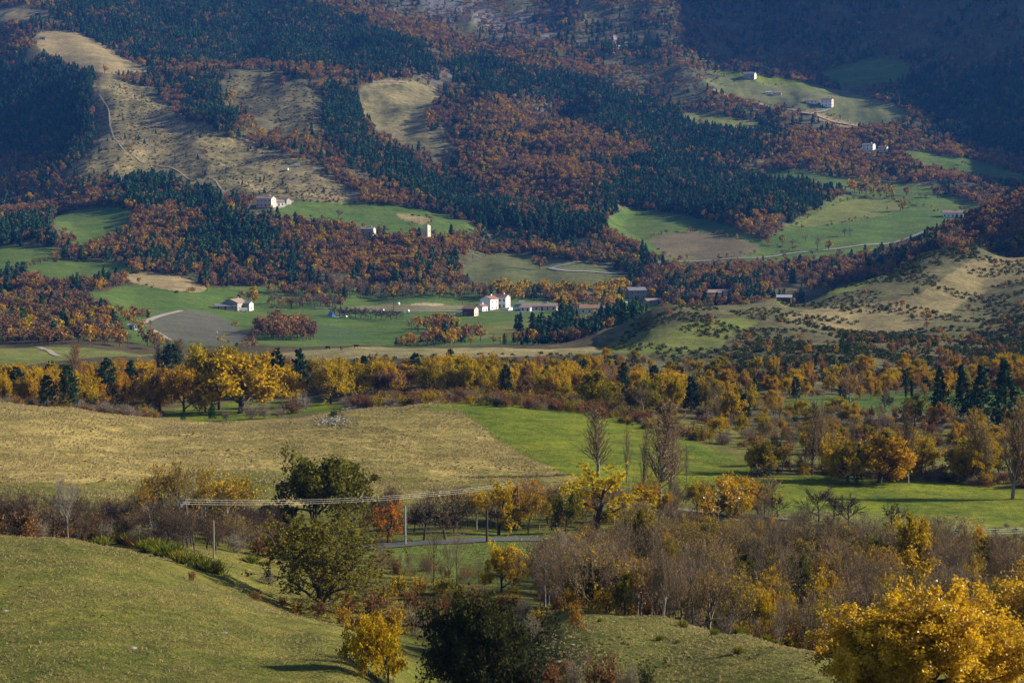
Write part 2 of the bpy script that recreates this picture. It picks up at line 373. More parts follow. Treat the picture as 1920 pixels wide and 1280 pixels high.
# relief that the survey does not carry
far = sstep(1250, 1700, DD)
mid = sstep(420, 600, DD) * (1 - sstep(880, 980, DD))
vall = sstep(900, 1000, DD) * (1 - far)
nearw = 1 - sstep(300, 500, DD)
wx = X + 30 * perlin(X / 140, Y / 140, 71)
rid = 1 - 2 * np.abs(perlin(wx / 150, Y / 230, 5))
Z += far * (1 - 0.88 * np.clip(calm * 1.3, 0, 1)) * (9.0 * rid + 9.0 * perlin(X / 210, Y / 260, 13) + 5.0 * fbm(X / 75, Y / 100, 11, 5))
Z += mid * (1.3 * fbm(X / 55, Y / 75, 21, 4)) * sstep(560, 640, DD)
Z += vall * 0.5 * fbm(X / 90, Y / 120, 31, 2)
Z += nearw * (0.22 * fbm(X / 17, Y / 22, 41, 3) + 0.05 * fbm(X / 2.6, Y / 3.5, 51, 2)) * sstep(60, 84, DD)
SLOPE = Z / DD
VISMAX = np.maximum.accumulate(np.where(DD < 84, -9, SLOPE), axis=0)
PX, PY = project(X, Y, Z)

lU = np.arange(NU); lD = np.arange(ND)
def zat(x, y):
    """terrain height (arrays)"""
    x = np.asarray(x, float); y = np.asarray(y, float)
    u = x / y
    fj = np.clip(np.interp(u, U, lU), 0, NU - 1.001)
    fi = np.clip(np.interp(y, D, lD), 0, ND - 1.001)
    i = fi.astype(int); j = fj.astype(int)
    a = fi - i; b = fj - j
    return (Z[i, j] * (1 - a) * (1 - b) + Z[i + 1, j] * a * (1 - b) + Z[i, j + 1] * (1 - a) * b + Z[i + 1, j + 1] * a * b)

def visible(x, y, z, slack):
    """is a point of height z (with slack metres below sight line) seen over the ground in front"""
    fj = np.clip(np.interp(x / y, U, lU), 0, NU - 1).round().astype(int)
    fi = np.clip(np.interp(y, D, lD) - 1, 0, ND - 1).astype(int)
    return (z + slack) / y >= VISMAX[fi, fj]

def hit(px, py, d0=84, d1=5000):
    """where the sight line through a photo pixel meets the ground, looking only between d0 and d1"""
    u, s = ray(px, py)
    fj = np.clip(np.interp(u, U, lU), 0, NU - 1.001)
    j = int(fj); b = fj - j
    col = SLOPE[:, j] * (1 - b) + SLOPE[:, j + 1] * b
    i0, i1 = np.searchsorted(D, d0), np.searchsorted(D, d1) - 1
    seg = col[i0:i1] - s
    k = np.nonzero(seg >= 0)[0]
    if len(k) == 0:
        i = i0 + int(np.argmax(seg)); d = D[i]
    elif k[0] == 0:
        d = D[i0]
    else:
        i = i0 + k[0]
        f = -seg[k[0] - 1] / (seg[k[0]] - seg[k[0] - 1] + 1e-12)
        d = D[i - 1] + (D[i] - D[i - 1]) * f
    x = u * d
    return x, d, float(zat(x, d))

def tag(o, label=None, cat=None, group=None, kind=None):
    if label: o['label'] = label
    if cat: o['category'] = cat
    if group: o['group'] = group
    if kind: o['kind'] = kind
    return o

def new(name, data, parent=None, loc=None):
    o = bpy.data.objects.new(name, data)
    COL.objects.link(o)
    if parent: o.parent = parent
    if loc is not None: o.location = loc
    return o

# ------------------------------------------------------------------ land cover (albedo), surveyed as photo outlines on the ground they lie on
CA = np.empty(Z.shape + (3,)); CB = np.empty_like(CA)
def setc(mask, c):
    CA[mask] = c[0]; CB[mask] = c[1]
setc(np.ones(Z.shape, bool), FLOOR)
setc(DD < 455, GRASS_N)
setc((DD >= 455) & (DD < 600), ((0.055, 0.055, 0.02), (0.13, 0.1, 0.04)))
setc((DD >= 560) & (DD < 1180) & (PX > 1120), SCRUB)
setc(DD > 1300, ((0.034, 0.040, 0.017), (0.110, 0.094, 0.044)))
pxs = DD / F
jx = PX + (2.4 * perlin(X / (5 * pxs * 3), Y / (5 * pxs * 10), 61) + 5 * perlin(X / (40 * pxs), Y / (120 * pxs), 63)) * np.clip(300 / DD, 0.6, 3)
jy = PY + (1.2 * perlin(X / (5 * pxs * 3), Y / (5 * pxs * 10), 62) + 3 * perlin(X / (40 * pxs), Y / (120 * pxs), 64)) * np.clip(300 / DD, 0.6, 3)
OPEN = np.zeros(Z.shape, bool)
wx1 = perlin(X / (30 * pxs), Y / (90 * pxs), 65); wy1 = perlin(X / (30 * pxs), Y / (90 * pxs), 66)
wx2 = perlin(X / (9 * pxs), Y / (27 * pxs), 67); wy2 = perlin(X / (9 * pxs), Y / (27 * pxs), 68)
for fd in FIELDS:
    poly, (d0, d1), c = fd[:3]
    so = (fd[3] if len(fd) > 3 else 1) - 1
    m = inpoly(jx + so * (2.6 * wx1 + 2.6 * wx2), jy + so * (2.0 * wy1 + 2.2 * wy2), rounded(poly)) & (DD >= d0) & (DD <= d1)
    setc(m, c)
    if c not in (SCREE, ROCK) and d0 > 880 and d0 not in (1650, 2250, 2100): OPEN |= m

def node(t, ty, **kw):
    nd = t.nodes.new(ty)
    for k, v in kw.items():
        if k in nd.inputs.keys(): nd.inputs[k].default_value = v
        else: setattr(nd, k, v)
    return nd

def new_mat(name):
    m = bpy.data.materials.new(name)
    m.use_nodes = True
    t = m.node_tree
    t.nodes.clear()
    out = t.nodes.new('ShaderNodeOutputMaterial')
    return m, t, out

def mixc(t, f, a, b, blend='MIX'):
    m = t.nodes.new('ShaderNodeMix')
    m.data_type = 'RGBA'
    m.blend_type = blend
    for s, v in ((0, f), (6, a), (7, b)):
        if hasattr(v, 'is_linked'): t.links.new(v, m.inputs[s])
        elif s == 0: m.inputs[0].default_value = v
        else: m.inputs[s].default_value = tuple(v) + (1,) if len(v) == 3 else v
    return m.outputs[2]

def mth(t, op, a, b=None, clamp=False):
    m = t.nodes.new('ShaderNodeMath')
    m.operation = op
    m.use_clamp = clamp
    for s, v in ((0, a), (1, b)):
        if v is None: continue
        if hasattr(v, 'is_linked'): t.links.new(v, m.inputs[s])
        else: m.inputs[s].default_value = v
    return m.outputs[0]

def ground_material():
    m, t, out = new_mat('ground')
    pos = t.nodes.new('ShaderNodeNewGeometry').outputs['Position']
    def noise(scale, detail, rough=0.6, sx=1.0):
        mp = t.nodes.new('ShaderNodeMapping')
        mp.inputs['Scale'].default_value = (scale * sx, scale, scale)
        t.links.new(pos, mp.inputs['Vector'])
        nz = node(t, 'ShaderNodeTexNoise', Scale=1.0, Detail=detail, Roughness=rough)
        t.links.new(mp.outputs[0], nz.inputs['Vector'])
        return nz.outputs['Fac']
    n1 = noise(0.018, 5, 0.65)
    n2 = noise(0.16, 5, 0.7)
    n3 = noise(1.3, 4, 0.75)
    f = mth(t, 'ADD', mth(t, 'ADD', mth(t, 'MULTIPLY', n1, 1.8), mth(t, 'MULTIPLY', n2, 2.6)), mth(t, 'MULTIPLY', n3, 2.4))
    f = mth(t, 'SUBTRACT', f, 2.95, clamp=True)
    a = node(t, 'ShaderNodeAttribute', attribute_name='colA').outputs['Color']
    b = node(t, 'ShaderNodeAttribute', attribute_name='colB').outputs['Color']
    c = mixc(t, f, a, b)
    n4 = noise(3.5, 3, 0.8)
    n5 = noise(0.55, 4, 0.8)
    n6 = noise(0.055, 5, 0.7, 0.6)
    v = mth(t, 'ADD', mth(t, 'ADD', mth(t, 'MULTIPLY', n4, 1.9), mth(t, 'MULTIPLY', n5, 1.9)), mth(t, 'MULTIPLY', n6, 1.3))
    v = mth(t, 'MAXIMUM', mth(t, 'SUBTRACT', v, 1.55), 0.35)
    mr = t.nodes.new('ShaderNodeCombineColor')
    for i in range(3): t.links.new(v, mr.inputs[i])
    c = mixc(t, 1.0, c, mr.outputs[0], 'MULTIPLY')
    bs = node(t, 'ShaderNodeBsdfPrincipled', Roughness=0.95)
    bs.inputs['Specular IOR Level'].default_value = 0.1
    t.links.new(c, bs.inputs['Base Color'])
    bp = node(t, 'ShaderNodeBump', Strength=0.9, Distance=0.4)
    h = mth(t, 'ADD', mth(t, 'MULTIPLY', n4, 0.5), n5)
    t.links.new(h, bp.inputs['Height'])
    t.links.new(bp.outputs[0], bs.inputs['Normal'])
    t.links.new(bs.outputs[0], out.inputs[0])
    return m

idx = np.arange(ND * NU).reshape(ND, NU)
quads = np.stack([idx[:-1, :-1], idx[:-1, 1:], idx[1:, 1:], idx[1:, :-1]], -1).reshape(-1, 4)
gme = mesh_np('ground', np.stack([X, Y, Z], -1).reshape(-1, 3), [quads])
smooth(gme)
cattr(gme, 'colA', CA.reshape(-1, 3))
cattr(gme, 'colB', CB.reshape(-1, 3))
gme.materials.append(ground_material())
ground = tag(new('ground', gme), kind='structure')

# ------------------------------------------------------------------ materials for plants
def leaf_mat(name, stops, trans=0.35, gloss=0.0, wnoise=0.012, lift=0.0):
    """stops: palette; every plant takes its own place on it, every leaf strays from that"""
    m, t, out = new_mat(name)
    oi = t.nodes.new('ShaderNodeObjectInfo')
    at = node(t, 'ShaderNodeAttribute', attribute_name='rnd')
    nz = node(t, 'ShaderNodeTexNoise', Scale=wnoise, Detail=2.0)
    t.links.new(oi.outputs['Location'], nz.inputs['Vector'])
    f = mth(t, 'ADD', mth(t, 'MULTIPLY', oi.outputs['Random'], 0.62), mth(t, 'MULTIPLY', at.outputs['Fac'], 0.30))
    f = mth(t, 'ADD', f, mth(t, 'MULTIPLY', mth(t, 'SUBTRACT', nz.outputs['Fac'], 0.5), 1.1), clamp=True)
    r = t.nodes.new('ShaderNodeValToRGB')
    el = r.color_ramp.elements
    el.remove(el[1])
    el[0].position = 0.0
    el[0].color = tuple(stops[0]) + (1,)
    for i, c in enumerate(stops[1:], 1):
        el.new(i / (len(stops) - 1)).color = tuple(c) + (1,)
    t.links.new(f, r.inputs[0])
    v = mth(t, 'ADD', mth(t, 'MULTIPLY', at.outputs['Fac'], 0.75), 0.62)
    cc = t.nodes.new('ShaderNodeCombineColor')
    for i in range(3): t.links.new(v, cc.inputs[i])
    c = mixc(t, 1.0, r.outputs[0], cc.outputs[0], 'MULTIPLY')
    df = node(t, 'ShaderNodeBsdfDiffuse')
    tr = node(t, 'ShaderNodeBsdfTranslucent')
    t.links.new(c, df.inputs[0])
    t.links.new(c, tr.inputs[0])
    if lift > 0:      # blades shade like the sward they stand in
        ge = t.nodes.new('ShaderNodeNewGeometry')
        vm = node(t, 'ShaderNodeVectorMath', operation='ADD')
        t.links.new(ge.outputs['Normal'], vm.inputs[0])
        vm.inputs[1].default_value = (0, 0, lift)
        vn = node(t, 'ShaderNodeVectorMath', operation='NORMALIZE')
        t.links.new(vm.outputs[0], vn.inputs[0])
        t.links.new(vn.outputs[0], df.inputs['Normal'])
    mx = node(t, 'ShaderNodeMixShader', Fac=trans)
    t.links.new(df.outputs[0], mx.inputs[1])
    t.links.new(tr.outputs[0], mx.inputs[2])
    sh = mx.outputs[0]
    if gloss > 0:
        gl = node(t, 'ShaderNodeBsdfGlossy', Roughness=0.35)
        m2 = node(t, 'ShaderNodeMixShader', Fac=gloss)
        t.links.new(sh, m2.inputs[1])
        t.links.new(gl.outputs[0], m2.inputs[2])
        sh = m2.outputs[0]
    t.links.new(sh, out.inputs[0])
    return m

def bark_mat(name, a, b):
    m, t, out = new_mat(name)
    tc = t.nodes.new('ShaderNodeTexCoord')
    nz = node(t, 'ShaderNodeTexNoise', Scale=9.0, Detail=4.0)
    t.links.new(tc.outputs['Object'], nz.inputs['Vector'])
    oi = t.nodes.new('ShaderNodeObjectInfo')
    f = mth(t, 'ADD', mth(t, 'MULTIPLY', nz.outputs['Fac'], 0.7), mth(t, 'MULTIPLY', oi.outputs['Random'], 0.4), clamp=True)
    bs = node(t, 'ShaderNodeBsdfDiffuse')
    t.links.new(mixc(t, f, a, b), bs.inputs[0])
    t.links.new(bs.outputs[0], out.inputs[0])
    return m

M = {}
M['gold'] = leaf_mat('golden leaves', [(0.125, 0.110, 0.010), (0.250, 0.185, 0.009), (0.400, 0.255, 0.010), (0.360, 0.195, 0.012), (0.250, 0.118, 0.018)])
M['gold_bright'] = leaf_mat('bright golden leaves', [(0.30, 0.160, 0.012), (0.46, 0.270, 0.010), (0.54, 0.340, 0.012), (0.46, 0.235, 0.012)], 0.4, 0.03)
M['yellow'] = leaf_mat('yellow leaves', [(0.36, 0.26, 0.010), (0.48, 0.32, 0.010)], 0.4)
M['olive'] = leaf_mat('olive green leaves', [(0.070, 0.076, 0.013), (0.120, 0.105, 0.015), (0.190, 0.140, 0.015)])
M['darkgreen'] = leaf_mat('dark evergreen leaves', [(0.016, 0.022, 0.009), (0.040, 0.042, 0.012), (0.070, 0.056, 0.014)], 0.2)
M['russet'] = leaf_mat('russet leaves', [(0.110, 0.072, 0.050), (0.155, 0.088, 0.050), (0.205, 0.108, 0.044), (0.280, 0.145, 0.036), (0.350, 0.220, 0.028)])
M['orange'] = leaf_mat('orange leaves', [(0.28, 0.105, 0.02), (0.36, 0.14, 0.02), (0.33, 0.17, 0.018)])
M['rust'] = leaf_mat('rust red leaves', [(0.14, 0.060, 0.030), (0.21, 0.095, 0.028), (0.27, 0.145, 0.026)])
M['pine'] = leaf_mat('pine needles', [(0.013, 0.036, 0.021), (0.022, 0.055, 0.026), (0.040, 0.076, 0.028)], 0.15)
M['twig'] = leaf_mat('bare twigs', [(0.095, 0.072, 0.052), (0.155, 0.116, 0.080), (0.215, 0.160, 0.105)], 0.15)
M['darktwig'] = leaf_mat('dark twigs', [(0.045, 0.034, 0.027), (0.075, 0.056, 0.043), (0.11, 0.082, 0.06)], 0.1)
M['palebark'] = leaf_mat('pale twigs', [(0.24, 0.21, 0.18), (0.30, 0.26, 0.22)], 0.1)
M['tan'] = leaf_mat('tan leaves', [(0.20, 0.13, 0.055), (0.29, 0.175, 0.05)], 0.3)
M['broom'] = leaf_mat('green broom stems', [(0.075, 0.095, 0.012), (0.13, 0.14, 0.016), (0.19, 0.16, 0.022)], 0.25)
M['scrub'] = leaf_mat('scrub leaves', [(0.022, 0.032, 0.012), (0.040, 0.050, 0.016), (0.064, 0.066, 0.020)], 0.2)
M['dry'] = leaf_mat('dry grass blades', [(0.26, 0.21, 0.09), (0.40, 0.31, 0.14), (0.48, 0.37, 0.17)], 0.3, lift=1.6)
M['grass'] = leaf_mat('grass blades', [(0.11, 0.115, 0.03), (0.17, 0.16, 0.05), (0.24, 0.20, 0.08)], 0.3, lift=1.6)
M['bark'] = bark_mat('bark', (0.035, 0.028, 0.022), (0.085, 0.070, 0.055))
M['greybark'] = bark_mat('grey bark', (0.10, 0.088, 0.075), (0.21, 0.185, 0.155))

# ------------------------------------------------------------------ plant geometry
UP = np.array([0, 0, 1.0])
def unit(v):
    return v / (np.linalg.norm(v, axis=-1, keepdims=True) + 1e-9)

def grow(rng, trunk, levels):
    """trunk: dict(len, rad, seg, wob); levels: dicts(n, t, ang, len, rad, seg, wob, trop, shape)
    returns per level (nodes (m,s+1,3), radii (m,s+1))"""
    out = []
    P = np.zeros((trunk.get('stems', 1), 3)); Dr = np.tile(UP, (len(P), 1))
    if len(P) > 1:
        P[:, :2] = rng.normal(0, trunk.get('spread', 0.03), (len(P), 2))
        Dr = unit(Dr + np.concatenate([rng.normal(0, trunk.get('lean', 0.3), (len(P), 2)), np.zeros((len(P), 1))], 1))
    L = np.full(len(P), trunk['len']) * rng.uniform(0.75, 1.1, len(P)); R = np.full(len(P), trunk['rad'])
    cfgs = [trunk] + levels
    for li, c in enumerate(cfgs):
        s = c['seg']
        nodes = np.empty((len(P), s + 1, 3)); nodes[:, 0] = P
        rad = R[:, None] * (1 - np.linspace(0, 1, s + 1)[None] * c.get('taper', 0.75))
        dirs = np.empty((len(P), s + 1, 3))
        d = Dr
        for k in range(s):
            d = unit(d + rng.normal(0, c.get('wob', 0.12), d.shape) + UP * c.get('trop', 0.0))
            dirs[:, k] = d
            nodes[:, k + 1] = nodes[:, k] + d * (L / s)[:, None]
        dirs[:, s] = d
        out.append((nodes, rad))
        if li == len(cfgs) - 1: break
        nc = cfgs[li + 1]
        m = len(P); nn = nc['n']
        t0, t1 = nc['t']
        t = (np.arange(nn)[None] + rng.uniform(0.05, 0.95, (m, nn))) / nn
        tb = t0 + (t1 - t0) * t
        f = tb * s
        i = np.minimum(f.astype(int), s - 1); a = f - i
        mi = np.arange(m)[:, None]
        cp0 = nodes[mi, i] * (1 - a)[..., None] + nodes[mi, i + 1] * a[..., None]
        pr = rad[mi, i] * (1 - a) + rad[mi, i + 1] * a
        pd = dirs[mi, i]
        az = (np.arange(nn)[None] * 2.4 + rng.uniform(0, 6.28, (m, 1)) + rng.normal(0, 0.5, (m, nn)))
        ref = np.where(np.abs(pd[..., 2:3]) > 0.9, np.array([1.0, 0, 0]), UP)
        e1 = unit(np.cross(pd, ref)); e2 = np.cross(pd, e1)
        an = np.radians(rng.uniform(*nc['ang'], (m, nn)))
        side = e1 * np.cos(az)[..., None] + e2 * np.sin(az)[..., None]
        cd = unit(pd * np.cos(an)[..., None] + side * np.sin(an)[..., None])
        sh = nc.get('shape')
        fac = sh(t) if sh else np.ones_like(t)
        cl = (L[:, None] * rng.uniform(*nc['len'], (m, nn))) * fac
        P, Dr, L, R = cp0.reshape(-1, 3), cd.reshape(-1, 3), cl.ravel(), (pr * nc['rad']).ravel()
    return out

def tubes(levels, sides, rmin):
    Vs, Fs, o = [], [], 0
    for (nodes, rad), sd in zip(levels, sides):
        if sd == 0: continue
        p0 = nodes[:, :-1].reshape(-1, 3); p1 = nodes[:, 1:].reshape(-1, 3)
        r0 = np.maximum(rad[:, :-1].ravel(), rmin); r1 = np.maximum(rad[:, 1:].ravel(), rmin)
        d = unit(p1 - p0)
        ref = np.where(np.abs(d[:, 2:3]) > 0.9, np.array([1.0, 0, 0]), UP)
        e1 = unit(np.cross(d, ref)); e2 = np.cross(d, e1)
        an = np.arange(sd) * 2 * np.pi / sd
        off = e1[:, None] * np.cos(an)[None, :, None] + e2[:, None] * np.sin(an)[None, :, None]
        a = p0[:, None] + off * r0[:, None, None]
        b = p1[:, None] + off * r1[:, None, None]
        n_ = len(p0)
        Vs.append(np.concatenate([a, b], 1).reshape(-1, 3))
        base = o + np.arange(n_)[:, None] * 2 * sd
        k = np.arange(sd)[None]; k2 = (k + 1) % sd
        Fs.append(np.stack([base + k, base + k2, base + sd + k2, base + sd + k], -1).reshape(-1, 4))
        o += n_ * 2 * sd
    return np.concatenate(Vs), np.concatenate(Fs)

def leaves(rng, P, size, asp=0.6, nbias=None, vary=0.4):
    n_ = len(P)
    nrm = unit(rng.normal(0, 1, (n_, 3)) + (0 if nbias is None else nbias))
    a = unit(np.cross(nrm, unit(rng.normal(0, 1, (n_, 3)))))
    b = np.cross(nrm, a)
    s = size * rng.uniform(1 - vary, 1 + vary, n_)[:, None]
    V = np.stack([P - a * s * .5, P + b * s * asp * .5 - a * s * .05, P + a * s * .5, P - b * s * asp * .5 - a * s * .05], 1)
    return V.reshape(-1, 3), np.arange(n_ * 4).reshape(-1, 4)

def along(rng, level, n_, t=(0.2, 1.0), jit=0.0):
    nodes = level[0]
    m, s1, _ = nodes.shape
    b = rng.integers(0, m, n_)
    f = rng.uniform(*t, n_) * (s1 - 1)
    i = np.minimum(f.astype(int), s1 - 2); a = (f - i)[:, None]
    P = nodes[b, i] * (1 - a) + nodes[b, i + 1] * a
    return P + rng.normal(0, jit, P.shape), b

PROTO = {}
def finish(name, woodVF, leafVF, rndseed=0, height=None, width=None, leafclump=None, bare=False):
    """normalise to unit height; wood and leaf meshes (unit height, base at 0)"""
    allV = np.concatenate([v for v, f in (woodVF, leafVF) if v is not None])
    zt = np.percentile(allV[:, 2], 99.7)
    sc = 1.0 / zt
    rng = np.random.default_rng(rndseed)
    wm = lm = None
    sx = sc
    if width:
        w_ = np.percentile(np.hypot(allV[:, 0] - np.median(allV[:, 0]), allV[:, 1] - np.median(allV[:, 1])), 97) * 2
        sx = width / w_
    k = np.array([sx, sx, sc])
    if woodVF[0] is not None:
        wm = mesh_np(name + '_wood', woodVF[0] * k, [woodVF[1]])
        smooth(wm)
        fattr(wm, 'rnd', np.full(len(woodVF[0]), 0.5) if not bare else rng.uniform(0, 1, len(woodVF[0])))
    if leafVF[0] is not None:
        lm = mesh_np(name + '_leaf', leafVF[0] * k, [leafVF[1]])
        r = rng.uniform(0, 1, len(leafVF[0]) // 4)
        if leafclump is not None:
            cr = rng.uniform(0, 1, leafclump.max() + 1)
            r = 0.45 * r + 0.55 * cr[leafclump]
        fattr(lm, 'rnd', np.repeat(r, 4))
    PROTO.setdefault(name, []).append((wm, lm))

dome = lambda t: 1.05 - 0.55 * t
def oak(name, seed, lt=(0.25, 1.1), tl=0.46, lr=(0.85, 1.2), trop=0.10, n1=8, n2=7, n3=6, nl=3500, ls=0.032, width=1.0, low=0.16, jit=0.022, sides=(7, 5, 3, 0), dens=1.0, twig=True):
    rng = np.random.default_rng(seed)
    lv = grow(rng, dict(len=tl, rad=0.028, seg=5, wob=0.07, taper=0.6),
              [dict(n=n1, t=(low, 1.0), ang=(35, 88), len=lr, rad=0.62, seg=5, wob=0.16, trop=trop, shape=dome),
               dict(n=n2, t=(0.25, 1.0), ang=(30, 60), len=(0.42, 0.62), rad=0.55, seg=4, wob=0.2, trop=0.05),
               dict(n=n3, t=(0.2, 1.0), ang=(25, 60), len=(0.35, 0.55), rad=0.5, seg=3, wob=0.25, trop=0.03)])
    P, b = along(rng, lv[3], int(nl * dens), lt, jit)
    V, Fc = leaves(rng, P, ls, 0.7, np.array([0.25, 0, 0.35]))
    finish(name, tubes(lv, sides, 0.0011), (V, Fc), seed, width=width, leafclump=b // n3)

def bare(name, seed, stems=1, nl=200, ls=0.02, width=0.75, n1=9, n2=8, n3=7, ang=(25, 55), trop=0.12, rmin=0.0016, sides=(5, 4, 3, 3), tl=0.55):
    rng = np.random.default_rng(seed)
    lv = grow(rng, dict(len=tl, rad=0.018 / math.sqrt(stems), seg=5, wob=0.09, taper=0.6, stems=stems, spread=0.05, lean=0.22),
              [dict(n=n1, t=(0.25, 1.0), ang=ang, len=(0.6, 0.95), rad=0.55, seg=4, wob=0.16, trop=trop, shape=dome),
               dict(n=n2, t=(0.2, 1.0), ang=(22, 50), len=(0.4, 0.6), rad=0.5, seg=3, wob=0.2, trop=trop),
               dict(n=n3, t=(0.2, 1.0), ang=(20, 50), len=(0.35, 0.6), rad=0.5, seg=2, wob=0.25, trop=trop)])
    tw = tubes(lv[2:], sides[2:], rmin)
    V, Fc = (tw[0], tw[1])
    nlm = None
    wood = tubes(lv[:2], sides[:2], rmin * 1.4)
    if nl:
        P, b = along(rng, lv[3], nl, (0.3, 1.05), 0.012)
        LV, LF = leaves(rng, P, ls, 0.7)
    else:
        LV = LF = None
    allz = max(V[:, 2].max(), 1e-3)
    sc = 1 / allz
    w_ = np.percentile(np.hypot(V[:, 0], V[:, 1]), 97) * 2
    k = np.array([width / w_, width / w_, sc])
    wm = mesh_np(name + '_wood', wood[0] * k, [wood[1]]); smooth(wm); fattr(wm, 'rnd', np.full(len(wood[0]), .4))
    tm = mesh_np(name + '_twig', V * k, [Fc]); fattr(tm, 'rnd', np.repeat(rng.uniform(0, 1, len(V) // 6), 6)[:len(V)])
    lm = None
    if LV is not None:
        lm = mesh_np(name + '_leaf', LV * k, [LF]); fattr(lm, 'rnd', np.repeat(rng.uniform(0, 1, len(LV) // 4), 4))
    PROTO.setdefault(name, []).append((wm, lm, tm))

def poplar(name, seed, nl=500, width=0.26, nb=46):
    rng = np.random.default_rng(seed)
    lv = grow(rng, dict(len=1.0, rad=0.014, seg=10, wob=0.025, taper=0.9),
              [dict(n=nb, t=(0.14, 0.97), ang=(14, 30), len=(0.20, 0.36), rad=0.45, seg=4, wob=0.06, trop=0.10, shape=lambda t: 1.1 - 0.75 * t),
               dict(n=7, t=(0.15, 1.0), ang=(12, 32), len=(0.3, 0.5), rad=0.5, seg=2, wob=0.1, trop=0.15)])
    tw = tubes(lv[1:], (3, 3), 0.0013)
    wood = tubes(lv[:1], (6,), 0.002)
    P, b = along(rng, lv[2], nl, (0.1, 1.0), 0.006)
    LV, LF = leaves(rng, P, 0.011, 0.8)
    w_ = np.percentile(np.hypot(tw[0][:, 0], tw[0][:, 1]), 97) * 2
    k = np.array([width / w_, width / w_, 1 / tw[0][:, 2].max()])
    wm = mesh_np(name + '_wood', wood[0] * k, [wood[1]]); smooth(wm); fattr(wm, 'rnd', np.full(len(wood[0]), .4))
    tm = mesh_np(name + '_twig', tw[0] * k, [tw[1]]); fattr(tm, 'rnd', np.repeat(rng.uniform(0, 1, len(tw[0]) // 6), 6))
    lm = mesh_np(name + '_leaf', LV * k, [LF]); fattr(lm, 'rnd', np.repeat(rng.uniform(0, 1, len(LV) // 4), 4))
    PROTO.setdefault(name, []).append((wm, lm, tm))

def pine(name, seed, nb=70, nn=62, width=0.5, ls=0.046, t0=0.14, prof=None, droop=-0.02, ang=(62, 95)):
    rng = np.random.default_rng(seed)
    prof = prof or (lambda t: 0.25 + 1.0 * np.sin(np.clip(1.02 - t, 0, 1) * 1.75))
    lv = grow(rng, dict(len=1.0, rad=0.016, seg=8, wob=0.02, taper=0.92),
              [dict(n=nb, t=(t0, 0.985), ang=ang, len=(0.15, 0.27), rad=0.4, seg=4, wob=0.1, trop=droop, shape=prof),
               dict(n=7, t=(0.3, 1.0), ang=(25, 60), len=(0.25, 0.45), rad=0.5, seg=2, wob=0.15, trop=0.08)])
    P, b = along(rng, lv[2], nb * nn, (0.2, 1.15), 0.007)
    V, Fc = leaves(rng, P, ls, 0.5, np.array([0, 0, 0.6]))
    finish(name, tubes(lv, (6, 3, 0), 0.0015), (V, Fc), seed, width=width, leafclump=b // 7)

def bush(name, seed, nl=900, ls=0.085, width=1.5, stems=9, twiggy=True, lean=0.75):
    rng = np.random.default_rng(seed)
    lv = grow(rng, dict(len=0.55, rad=0.012, seg=3, wob=0.15, taper=0.6, stems=stems, spread=0.12, lean=lean),
              [dict(n=6, t=(0.2, 1.0), ang=(20, 60), len=(0.5, 0.9), rad=0.6, seg=3, wob=0.2, trop=0.05),
               dict(n=5, t=(0.2, 1.0), ang=(20, 60), len=(0.4, 0.8), rad=0.6, seg=2, wob=0.2, trop=0.05)])
    P, b = along(rng, lv[2], nl, (0.0, 1.1), 0.03)
    P[:, 2] = np.abs(P[:, 2])
    V, Fc = leaves(rng, P, ls, 0.65, np.array([0.2, 0, 0.3]))
    finish(name, tubes(lv, (4, 3, 3), 0.004), (V, Fc), seed, width=width, leafclump=b // 5)

def broom(name, seed, nst=260, width=1.6):
    """dense upright green stems from one foot"""
    rng = np.random.default_rng(seed)
    base = np.concatenate([rng.normal(0, 0.22, (nst, 2)), np.zeros((nst, 1))], 1)
    d = unit(np.concatenate([rng.normal(0, 0.35, (nst, 2)) + base[:, :2] * 1.1, np.ones((nst, 1))], 1))
    L = rng.uniform(0.55, 1.0, nst)[:, None]
    s = unit(np.cross(d, rng.normal(0, 1, (nst, 3)))) * 0.03
    tip = base + d * L
    V = np.stack([base - s, base + s, tip + s * .4, tip - s * .4], 1).reshape(-1, 3)
    V[:, 2] = np.maximum(V[:, 2], 0)
    w0 = base[:12]; w1 = base[:12] + d[:12] * 0.3
    lvw = [(np.stack([w0, w1], 1), np.full((12, 2), 0.012))]
    finish(name, tubes(lvw, (3,), 0.01), (V, np.arange(nst * 4).reshape(-1, 4)), seed, width=width)

def one(name, seed, parts, mats):
    """small plants seen from far: wood and leaves in one mesh"""
    V = np.concatenate([p[0] for p in parts]); o = 0; Fs = []; mi = []
    for k, p in enumerate(parts):
        Fs.append(p[1] + o); o += len(p[0]); mi.append(np.full(len(p[1]), k, np.int32))
    rng = np.random.default_rng(seed)
    me = mesh_np(name, V, Fs)
    me.polygons.foreach_set('material_index', np.concatenate(mi))
    fattr(me, 'rnd', np.repeat(rng.uniform(0, 1, len(V) // 4 + 1), 4)[:len(V)])
    for m_ in mats: me.materials.append(m_)
    PROTO.setdefault(name, []).append(me)

